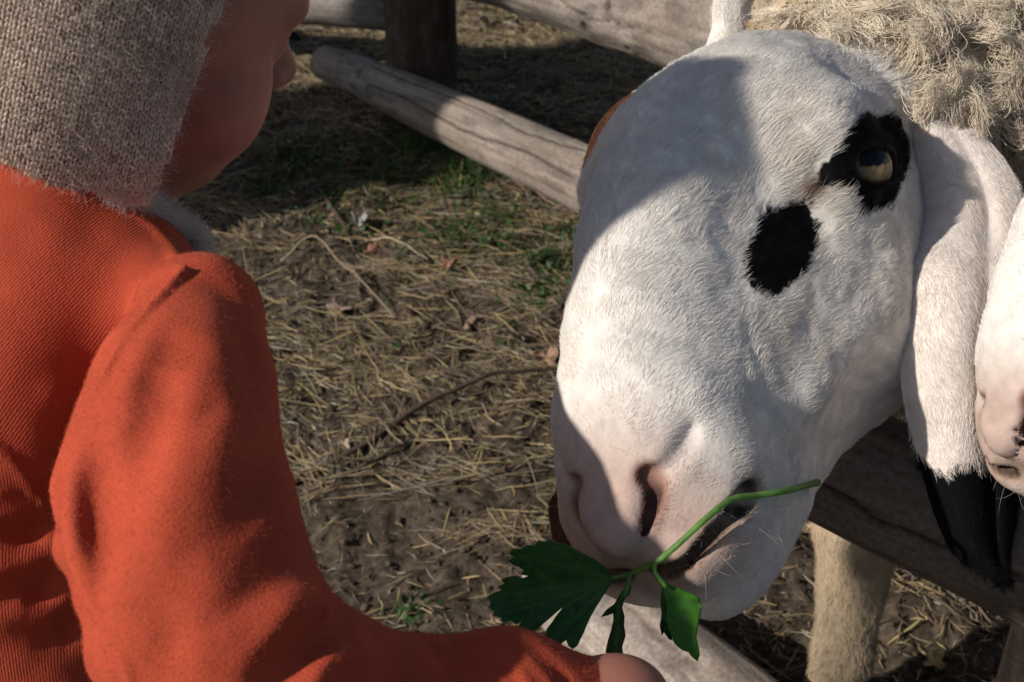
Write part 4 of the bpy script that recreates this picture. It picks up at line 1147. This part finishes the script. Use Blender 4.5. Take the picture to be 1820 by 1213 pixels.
    r = rng.gamma(2.0, .0009, n) + .0008; iv_ = iv[None] * (1 + .35 * rng.normal(size=(n, len(iv), 1))) * (r[:, None, None] * rng.uniform(.6, 1.3, (n, 1, 3)))
    Vc = iv_ + np.stack([x, y, ground_height(x, y) + r * .3], -1)[:, None]
    tri = (fi[None] + (np.arange(n) * len(iv))[:, None, None]).reshape(-1, 3)
    cc = np.repeat(np.array([.085, .066, .050]) * rng.uniform(.3, 1.5, (n, 1)), len(iv), 0)
    c = mesh_obj('soil_crumbs', Vc.reshape(-1, 3), tri, attr_mat('clod', rough=.95, spec=.05, noise=(250, .3), bump=(400, .6, .002)), None, colors=cc)
    tag(c, 'small dark crumbs of earth between the straw', 'soil crumbs', kind='stuff')
def build_grass(rng):
    spots = [(770, 250, 40, 34, .075), (760, 290, 34, 40, .06), (830, 335, 26, 30, .05), (600, 330, 60, 22, .04), (650, 370, 60, 22, .035), (700, 320, 50, 25, .045), (520, 290, 40, 20, .035), (470, 350, 30, 14, .03), (835, 425, 50, 60, .030), (890, 395, 34, 30, .030), (975, 480, 30, 44, .032), (950, 535, 26, 30, .030), (1000, 440, 26, 22, .028), (800, 350, 50, 50, .042), (700, 480, 60, 14, .018), (620, 600, 60, 10, .014), (900, 620, 40, 10, .016), (900, 440, 40, 20, .02), (730, 1090, 18, 14, .016), (560, 300, 60, 20, .04), (540, 420, 40, 14, .02), (640, 420, 50, 14, .025)]
    V = []; F = []; C = []; o = 0
    for (px, py, sp, n, H) in spots:
        g0 = ground_pt(px, py); n = int(n * 2.2)
        s = sp / FPX * 1.9
        x = g0[0] + rng.normal(size=n) * s; y = g0[1] + rng.normal(size=n) * s * .9; z = ground_height(x, y)
        for i in range(n):
            h = H * rng.uniform(.4, 1.2); a = rng.uniform(0, 6.28); ln = rng.uniform(.2, .9) * h; w = rng.uniform(.0009, .0022); K = 6
            t = np.linspace(0, 1, K); c = np.stack([x[i] + math.cos(a) * ln * t ** 1.8, y[i] + math.sin(a) * ln * t ** 1.8, z[i] + h * (t - .25 * t ** 2.5)], -1)
            sd = np.array([-math.sin(a), math.cos(a), .2]); ww = w * (1 - t ** 2.2) + .0001
            v = np.stack([c - sd * ww[:, None], c + np.array([0, 0, -.0006]), c + sd * ww[:, None]], 1).reshape(-1, 3)
            V.append(v); cc = np.array([.050, .088, .026]) * rng.uniform(.5, 1.4) * np.array([rng.uniform(.8, 1.4), 1, 1]); C.append(np.tile(cc, (K * 3, 1)))
            for k in range(K - 1):
                A = o + k * 3; F += [(A, A + 3, A + 4, A + 1), (A + 1, A + 4, A + 5, A + 2)]
            o += K * 3
        # small rounded weed leaves
        for i in range(int(n * .5)):
            xx = g0[0] + rng.normal() * s; yy = g0[1] + rng.normal() * s * .9; zz = ground_height(np.array(xx), np.array(yy)) + rng.uniform(.004, .6 * H + .004)
            r = rng.uniform(.0018, .0058); nrmv = nrm(rng.normal(size=3) * .5 + np.array([0, -.2, 1])); e1 = nrm(np.cross(nrmv, rng.normal(size=3))); e2 = np.cross(nrmv, e1)
            k = 9; th = np.linspace(0, 2 * math.pi, k, endpoint=False); rim = np.array([xx, yy, zz]) + r * ((np.cos(th) * (1 + .15 * np.cos(3 * th)))[:, None] * e1 + (.75 * np.sin(th))[:, None] * e2) + nrmv * r * .15
            V.append(np.concatenate([[[xx, yy, zz]], rim])); C.append(np.tile(np.array([.050, .105, .034]) * rng.uniform(.5, 1.4), (k + 1, 1)))
            for j in range(0, k): F.append((o, o + 1 + j, o + 1 + (j + 1) % k, o + 1 + (j + 1) % k))
            o += k + 1
    F4 = [f if f[2] != f[3] else f[:3] for f in F]
    g = mesh_obj('grass', np.concatenate(V), F4, M_LEAF, None, colors=np.clip(np.concatenate(C), .01, .8)); tag(g, 'tufts of short green grass and weeds in the straw', 'grass', kind='stuff')

def twig(px, d_up, r, label, rng, colr=(.085, .062, .048), side=0):
    pts = []
    for (x, y), h in zip(px, d_up):
        g = ground_pt(x, y); g[2] = ground_height(g[0], g[1]) + h; pts.append(g)
    c = catmull(pts, 40); c += .0025 * np.stack([vnoise(c * 40, 1), vnoise(c * 40, 2), vnoise(c * 60, 3)], -1)
    V, F = tube(c, np.linspace(r, r * .55, 40) * (1 + .15 * vnoise(c * 120, 4)), 8)
    V = list(V); F = list(F)
    for k in range(side):
        i = rng.integers(8, 34); a = c[i]; dr = nrm(c[i + 1] - c[i]) + rng.normal(size=3) * .6; e = catmull([a, a + dr * .02, a + dr * .045 + np.array([0, 0, .004])], 8)
        v2, f2 = tube(e, np.linspace(r * .5, r * .2, 8), 6); o = len(V); V += list(v2); F += [tuple(q + o for q in f) for f in f2]
    ob = mesh_obj('twig', np.array(V), F, M_WOOD, None, colors=np.tile(colr, (len(V), 1)))
    tag(ob, label, 'twig', 'twigs lying in the straw'); return ob
def dry_leaf(px, py, size, label, rng, colr):
    g = ground_pt(px, py); z0 = ground_height(g[0], g[1]) + .006; a0 = rng.uniform(0, 6.28)
    nr, ns = 6, 44; th = np.linspace(0, 2 * math.pi, ns, endpoint=False)
    prof = (.62 + .38 * np.abs(np.cos(th * 3.5)) ** .6) * (1 - .35 * np.abs(np.sin(th))) * (1 + .08 * rng.normal(size=ns))
    V = [[0, 0, 0]]
    for k in range(1, nr + 1):
        f = k / nr; rr = size * f * prof
        V += list(np.stack([rr * np.cos(th), rr * np.sin(th), size * .45 * f * f * np.sin(2 * th + a0) + size * .12 * f * np.cos(7 * th)], -1))
    V = np.array(V); F = [(0, 1 + j, 1 + (j + 1) % ns) for j in range(ns)]
    for k in range(nr - 1):
        for j in range(ns): F.append((1 + k * ns + j, 1 + (k + 1) * ns + j, 1 + (k + 1) * ns + (j + 1) % ns, 1 + k * ns + (j + 1) % ns))
    R = np.array(Matrix.Rotation(a0, 3, 'Z') @ Matrix.Rotation(rng.uniform(-.5, .5), 3, 'X')); V = V @ R.T; V = V + np.array([g[0], g[1], z0 - V[:, 2].min() * .6])
    ob = mesh_obj('dry_leaf', V, F, M_DRY, None, colors=np.asarray(colr) * (1 + .3 * vnoise(V * 200, 9))[:, None]); md = ob.modifiers.new('thickness', 'SOLIDIFY'); md.thickness = .0006
    tag(ob, label, 'leaf', 'fallen dry leaves'); return ob
M_DRY = attr_mat('dry_leaf', rough=.6, spec=.25, noise=(200, .2))

# =================================================================== ASSEMBLE
rng = np.random.default_rng(11)
if want('ground'):
    build_ground(); build_straw(rng); build_grass(rng)
    twig([(500, 858), (620, 815), (760, 745), (880, 700), (1000, 672)], [.006, .012, .018, .014, .01], .0045, 'long dark stick running from the orange sleeve towards the nose of the sheep', rng, side=3)
    twig([(560, 868), (640, 838), (700, 815), (745, 785)], [.004, .008, .006, .004], .003, 'short dark stick just below the long one, beside the orange sleeve', rng, side=1)
    twig([(500, 480), (560, 462), (600, 490), (660, 530), (700, 570)], [.01, .03, .03, .02, .006], .0016, 'thin arched grey stalk to the right of the child shoulder', rng, colr=(.32, .25, .17))
    twig([(650, 440), (700, 455), (760, 478)], [.006, .012, .006], .0014, 'short straight pale stalk lying above the middle of the straw', rng, colr=(.5, .42, .3))
    twig([(860, 870), (925, 850), (1000, 828)], [.004, .008, .004], .0028, 'brown stick lying close to the muzzle of the sheep', rng, colr=(.12, .085, .06))
    twig([(570, 350), (600, 400), (640, 470), (600, 540)][:3], [.006, .012, .004], .0035, 'dark stick in the shade between the bonnet and the grass tuft', rng)
    for (x, y, s, l, cc) in ((968, 642, .026, 'pinkish brown lobed leaf touching the left edge of the sheep face', (.28, .17, .12)), (604, 552, .020, 'small curled grey pink leaf near the thin arched stalk', (.30, .22, .18)), (640, 415, .018, 'pale grey leaf in the shadow above the straw', (.36, .34, .33)), (662, 458, .015, 'tiny reddish leaf beside the short pale stalk', (.28, .13, .09)), (826, 575, .019, 'dull brown leaf in the straw left of the sheep bridge', (.20, .14, .10)), (612, 800, .010, 'little pale pebble like leaf below the long dark stick', (.34, .26, .20)), (800, 492, .016, 'reddish brown leaf below the bright green weeds', (.26, .14, .09)), (1660, 1180, .016, 'yellowish leaf at the foot of the sheep leg', (.5, .38, .16)), (1430, 955, .016, 'pale slender leaf hanging in the dark below the jaw', (.55, .45, .28))):
        dry_leaf(x, y, s, l, rng, cc)
if want('wood'):
    GREY = (.255, .228, .205)
    fb = ground_pt(752, 215)
    fence = empty('wooden_fence', (fb[0], fb[1], 0), 'rustic fence of round grey poles nailed to dark posts behind child and sheep', 'fence')
    log('post', [(fb[0], fb[1], -.05), (fb[0] + .004, fb[1], .5), (fb[0], fb[1] + .01, 1.25)], [.060, .057, .056], (.07, .052, .042), fence, 3, cracks=4, n=200, seg=80)
    low = log('rail', [W(578, 112, 2.50), W(640, 135, 2.42), W(720, 172, 2.34), W(880, 244, 2.16), W(1040, 318, 2.0), W(1300, 440, 1.80)], [.030, .034, .040, .045, .047, .050], GREY, fence, 7, cracks=2, knots=((.27, .75, .013), (.33, .25, .012), (.25, .1, .009)), fixed=((.30, .85, .55),), n=320)
    low['label'] = 'lower grey pole with a long crack, its left end in shadow'
    up_ = log('rail', [W(560, -70, 2.42), W(820, -62, 2.26), W(1000, -20, 2.10), W(1140, 20, 1.98), W(1290, 60, 1.88), W(1500, 120, 1.75)], [.050, .052, .056, .066, .080, .070], GREY, fence, 12, cracks=2, knots=((.545, -.25, .022), (.60, .35, .018), (.50, .5, .012), (.64, -.5, .015)), fixed=((.2, .7, .2),), bumpy=.09, n=320)
    up_['label'] = 'upper thick pole with knots'
    back = log('rail', [W(300, -12, 2.62), W(520, 2, 2.56), W(700, 14, 2.52), W(760, 18, 2.50)], [.040, .040, .042, .042], (.26, .24, .23), fence, 17, cracks=1)
    back['label'] = 'thin dark pole left of the post'
    g1 = ground_pt(120, 60)
    log('post', [(g1[0], g1[1], -.05), (g1[0], g1[1], .6), (g1[0] + .01, g1[1], 1.3)], [.062, .058, .056], (.16, .125, .10), fence, 23, cracks=3, n=160, seg=72)
    r3 = empty('pole_barrier', (W(1960, 1080, .98)[0], W(1960, 1080, .98)[1], 0), 'thick round horizontal pole under the jaw and black ear tip of the spotted sheep', 'fence')
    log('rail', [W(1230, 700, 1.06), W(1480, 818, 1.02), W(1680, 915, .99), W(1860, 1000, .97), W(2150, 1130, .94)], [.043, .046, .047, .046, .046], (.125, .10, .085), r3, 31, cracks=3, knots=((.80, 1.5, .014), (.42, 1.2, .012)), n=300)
    pb = W(1990, 1090, 1.0)
    log('post', [(pb[0] + .02, pb[1] + .06, -.05), (pb[0] + .02, pb[1] + .07, .3), (pb[0] + .02, pb[1] + .07, .62)], [.055, .053, .05], (.24, .19, .15), r3, 37, cracks=2, n=120, seg=64)
    pc_ = W(2200, 1150, .95); log('post', [(pc_[0] + .1, pc_[1] + .06, -.05), (pc_[0] + .1, pc_[1] + .06, .3), (pc_[0] + .1, pc_[1] + .06, .62)], [.055, .053, .05], (.24, .19, .15), r3, 38, cracks=2, n=120, seg=64)
    tip_ = W(1838, -160, .96); bot = np.array([.95, .80, -.02])
    lp = log('leaning_post', [tip_, tip_ * .66 + bot * .34 + np.array([0, 0, .01]), bot], [.038, .040, .044], (.20, .145, .115), None, 43, cracks=3, n=160, seg=72); tag(lp, 'brown leaning post at the top right corner behind the fleece', 'post')
    a_ = ground_pt(985, 1092); b_ = ground_pt(1330, 1420)
    fl = log('fallen_log', [a_ + np.array([0, .01, .044]), a_ * .5 + b_ * .5 + np.array([.005, 0, .054]), b_ + np.array([0, 0, .062])], [.046, .056, .064], (.31, .27, .24), None, 53, cracks=4, knots=((.25, 1.6, .018),), n=240, seg=120); tag(fl, 'pale weathered log lying on the ground below the parsley', 'log')
if want('wood'):  # unseen trunk, added to throw shade over the post and rail ends
    tr = empty('added_tree', (-1.35, 1.73, 0), 'broad dark trunk out of view left of the pen, added to shade the post', 'added_tree')
    log('trunk', [(-1.325, 1.675, -.1), (-1.33, 1.675, .8), (-1.31, 1.69, 1.9), (-1.28, 1.71, 3.2)], [.25, .215, .20, .18], (.13, .10, .08), tr, 61, cracks=5, n=160, seg=90, bumpy=.10)
if want('parsley'):
    sp_ = empty('parsley_sprig', W(1330, 880, .70), 'fresh green sprig of flat leaf parsley held crosswise in the mouth of the spotted sheep', 'herb sprig')
    KD = 1.0
    spx = [(1452, 858), (1400, 872), (1345, 881), (1300, 888), (1255, 922), (1205, 968), (1165, 1000), (1125, 1018), (1088, 1028)]
    sc_, _ = raycast(pose1.field(head_field), spx, t1=.95); sd_ = -sc_[:, 2]
    print('stem depth', sd_.round(3)); lift_ = np.array([.020, .016, .007, .006, .010, .010, .010, .010, .010])
    sd_ = np.minimum(sd_ - lift_, .80); sd_[-1] = sd_[-2] - .004; SD = sd_
    stem = catmull([W(x, y, d) for (x, y), d in zip(spx, sd_)], 60)
    V, F = tube(stem, np.interp(np.arange(60), [0, 2, 25, 45, 59], [.0019, .0016, .0014, .0013, .0009]) * (1 + .06 * vnoise(stem * 300, 3)), 12)
    mesh_obj('stem', V, F, M_LEAF, sp_, colors=np.array([.16, .28, .085]) * (1 + .35 * vnoise(V * 420, 7))[:, None])
    br = catmull([W(1166, 999, SD[6]), W(1163, 1012, SD[6] - .002), W(1168, 1024, SD[6] - .003), W(1184, 1044, SD[6] - .004)], 16)
    V, F = tube(br, .0011, 8); mesh_obj('stem', V, F, M_LEAF, sp_, colors=np.tile([.14, .28, .07], (len(V), 1)))
    br = catmull([W(1120, 1020, SD[7]), W(1117, 1040, SD[7] - .001), W(1110, 1062, SD[7] - .002)], 12)
    V, F = tube(br, .0010, 8); mesh_obj('stem', V, F, M_LEAF, sp_, colors=np.tile([.16, .30, .10], (len(V), 1)))
    main = [(1092, 1027), (1075, 1008), (1052, 992), (1036, 984), (1020, 976), (1004, 967), (990, 966), (978, 959), (966, 963), (957, 961), (950, 970), (936, 969), (926, 977), (912, 976), (905, 985), (913, 991), (903, 997), (912, 1004), (922, 1007), (931, 1014), (926, 1021), (941, 1024), (930, 1028), (912, 1024), (900, 1027), (890, 1031), (896, 1038), (884, 1043), (892, 1050), (878, 1054), (866, 1062), (872, 1072), (868, 1080), (878, 1088), (876, 1094), (890, 1098), (893, 1106), (908, 1103), (918, 1110), (926, 1106), (920, 1116), (914, 1124), (926, 1126), (932, 1132), (944, 1126), (956, 1118), (966, 1108), (976, 1100), (990, 1088), (1000, 1080), (988, 1096), (980, 1108), (972, 1118), (968, 1128), (963, 1138), (970, 1142), (974, 1150), (984, 1148), (992, 1152), (1000, 1142), (1006, 1138), (1010, 1148), (1018, 1154), (1026, 1148), (1032, 1136), (1038, 1124), (1044, 1110), (1050, 1096), (1058, 1082), (1068, 1066), (1078, 1050), (1088, 1036)]
    veins = [((1090, 1028), (925, 985)), ((1090, 1028), (885, 1060)), ((1090, 1028), (900, 1092)), ((1090, 1028), (935, 1118)), ((1090, 1028), (985, 1140)), ((1090, 1028), (1022, 1145)), ((1060, 1020), (975, 965)), ((990, 1045), (940, 1000))]
    leaf('leaf', main, lambda x, y: SD[8] - .010 * (1090 - x) / 220 + .008 * math.cos((y - 1060) / 40.0), veins, sp_, (.062, .175, .055))
    right = [(1172, 1022), (1184, 1036), (1200, 1044), (1216, 1050), (1232, 1056), (1244, 1064), (1247, 1082), (1243, 1100), (1240, 1116), (1238, 1134), (1242, 1150), (1244, 1164), (1240, 1176), (1230, 1168), (1224, 1160), (1212, 1156), (1200, 1146), (1196, 1138), (1188, 1118), (1184, 1100), (1186, 1080), (1182, 1060), (1174, 1042)]
    lr = leaf('leaf', right, lambda x, y: SD[6] - .003 + .00006 * (x - 1175), [((1172, 1022), (1212, 1090)), ((1212, 1090), (1238, 1170)), ((1200, 1070), (1240, 1075))], sp_, (.075, .24, .030)); lr['label'] = 'drooping leaflet with sunlight put into its brighter green'  # brighter green stands in for sunlight on this leaflet
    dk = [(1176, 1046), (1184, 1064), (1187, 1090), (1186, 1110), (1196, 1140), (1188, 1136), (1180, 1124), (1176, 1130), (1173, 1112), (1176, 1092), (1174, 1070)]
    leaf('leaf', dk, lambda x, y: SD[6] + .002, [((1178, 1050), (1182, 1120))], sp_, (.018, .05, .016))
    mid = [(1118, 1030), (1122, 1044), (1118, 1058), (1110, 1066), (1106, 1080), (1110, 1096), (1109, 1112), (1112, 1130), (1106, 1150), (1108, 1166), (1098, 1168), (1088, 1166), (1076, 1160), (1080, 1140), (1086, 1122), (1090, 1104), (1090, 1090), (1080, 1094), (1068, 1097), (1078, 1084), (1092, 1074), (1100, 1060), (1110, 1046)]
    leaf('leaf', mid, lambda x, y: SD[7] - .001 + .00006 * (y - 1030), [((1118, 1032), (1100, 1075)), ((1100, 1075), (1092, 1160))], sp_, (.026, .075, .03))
if want('child'): build_child()
if want('sheep'):
    cy = lambda p: w2c(p)[:, 1]
    def near_ear_col(p):
        c = np.tile(WHITE * np.array([1.0, .96, .95]), (len(p), 1)) * (1 + .06 * fbm(p * 50, 3, 4))[:, None]
        lim = -(822 - 606.5) / FPX * .73 + .009 * vnoise(p * 55, 5) + .004 * vnoise(p * 140, 7) + .003 * vnoise(p * 300, 6)
        c[cy(p) < lim] = (.0045, .0045, .0055); return c
    def far_ear_col(p):
        c = np.tile(np.array([.13, .058, .034]), (len(p), 1)) * (1 + .3 * fbm(p * 60, 3, 4))[:, None]
        top = cy(p) > (606.5 - 150) / FPX * .92; c[top] = WHITE; return np.clip(c, .02, .8)
    near_rows = [(150, 1556, 1646, .820), (190, 1588, 1688, .812), (240, 1612, 1742, .797), (300, 1632, 1786, .780), (360, 1638, 1810, .765), (420, 1630, 1820, .750), (500, 1614, 1824, .718), (600, 1606, 1818, .705), (700, 1610, 1812, .705), (780, 1630, 1808, .705), (850, 1648, 1806, .705), (920, 1670, 1798, .705), (975, 1698, 1790, .705), (1010, 1738, 1788, .705), (1032, 1774, 1789, .705)]
    far_rows = [(-30, 1285, 1350, .93), (10, 1272, 1330, .93), (60, 1268, 1330, .93), (110, 1240, 1310, .93), (150, 1165, 1240, .93), (190, 1100, 1180, .93), (230, 1064, 1150, .93), (270, 1048, 1130, .93), (310, 1040, 1120, .93), (350, 1040, 1110, .93), (400, 1056, 1105, .93), (520, 1020, 1100, .92), (700, 1010, 1090, .91), (850, 1002, 1080, .90), (900, 983, 1060, .89), (950, 990, 1050, .89), (985, 1012, 1040, .89)]
    NF = 60000 if ONLY else 300000
    sheep(pose1, np.array([.44, 1.02, .62]), (0, .03, 0), 'white faced sheep with black patches round the eye and on the cheek, chewing parsley', 'sheep in the pen', np.random.default_rng(3), NF,
          [(near_rows, {}, near_ear_col, 'long white lop ear with a black tip'), (far_rows, dict(roll=.012, crease=.0), far_ear_col, 'rusty brown far ear')], 9500, 26000)
    mz = nrm([-.66, -.60, .40]); sd2 = nrm(np.cross([-.45, .85, .15], mz)); sd2 = sd2 if sd2[2] > 0 else -sd2
    n2 = np.cross(mz, sd2); R2 = np.stack([sd2, n2, mz], 1); k2 = .96
    O2 = P(1824, 832, .655) - R2 @ np.array([0.004, -.012, .189]) * k2
    pose2 = Pose(O2, R2, k2)
    print('n2', n2, 'O2', proj(O2))
    sheep(pose2, np.array([1.02, .92, .62]), (.62, -.02, 0), 'pale sheep of which only the pinkish nose and chin reach in at the right edge', 'sheep in the pen', np.random.default_rng(4), 40000, [], 1200, 4000)
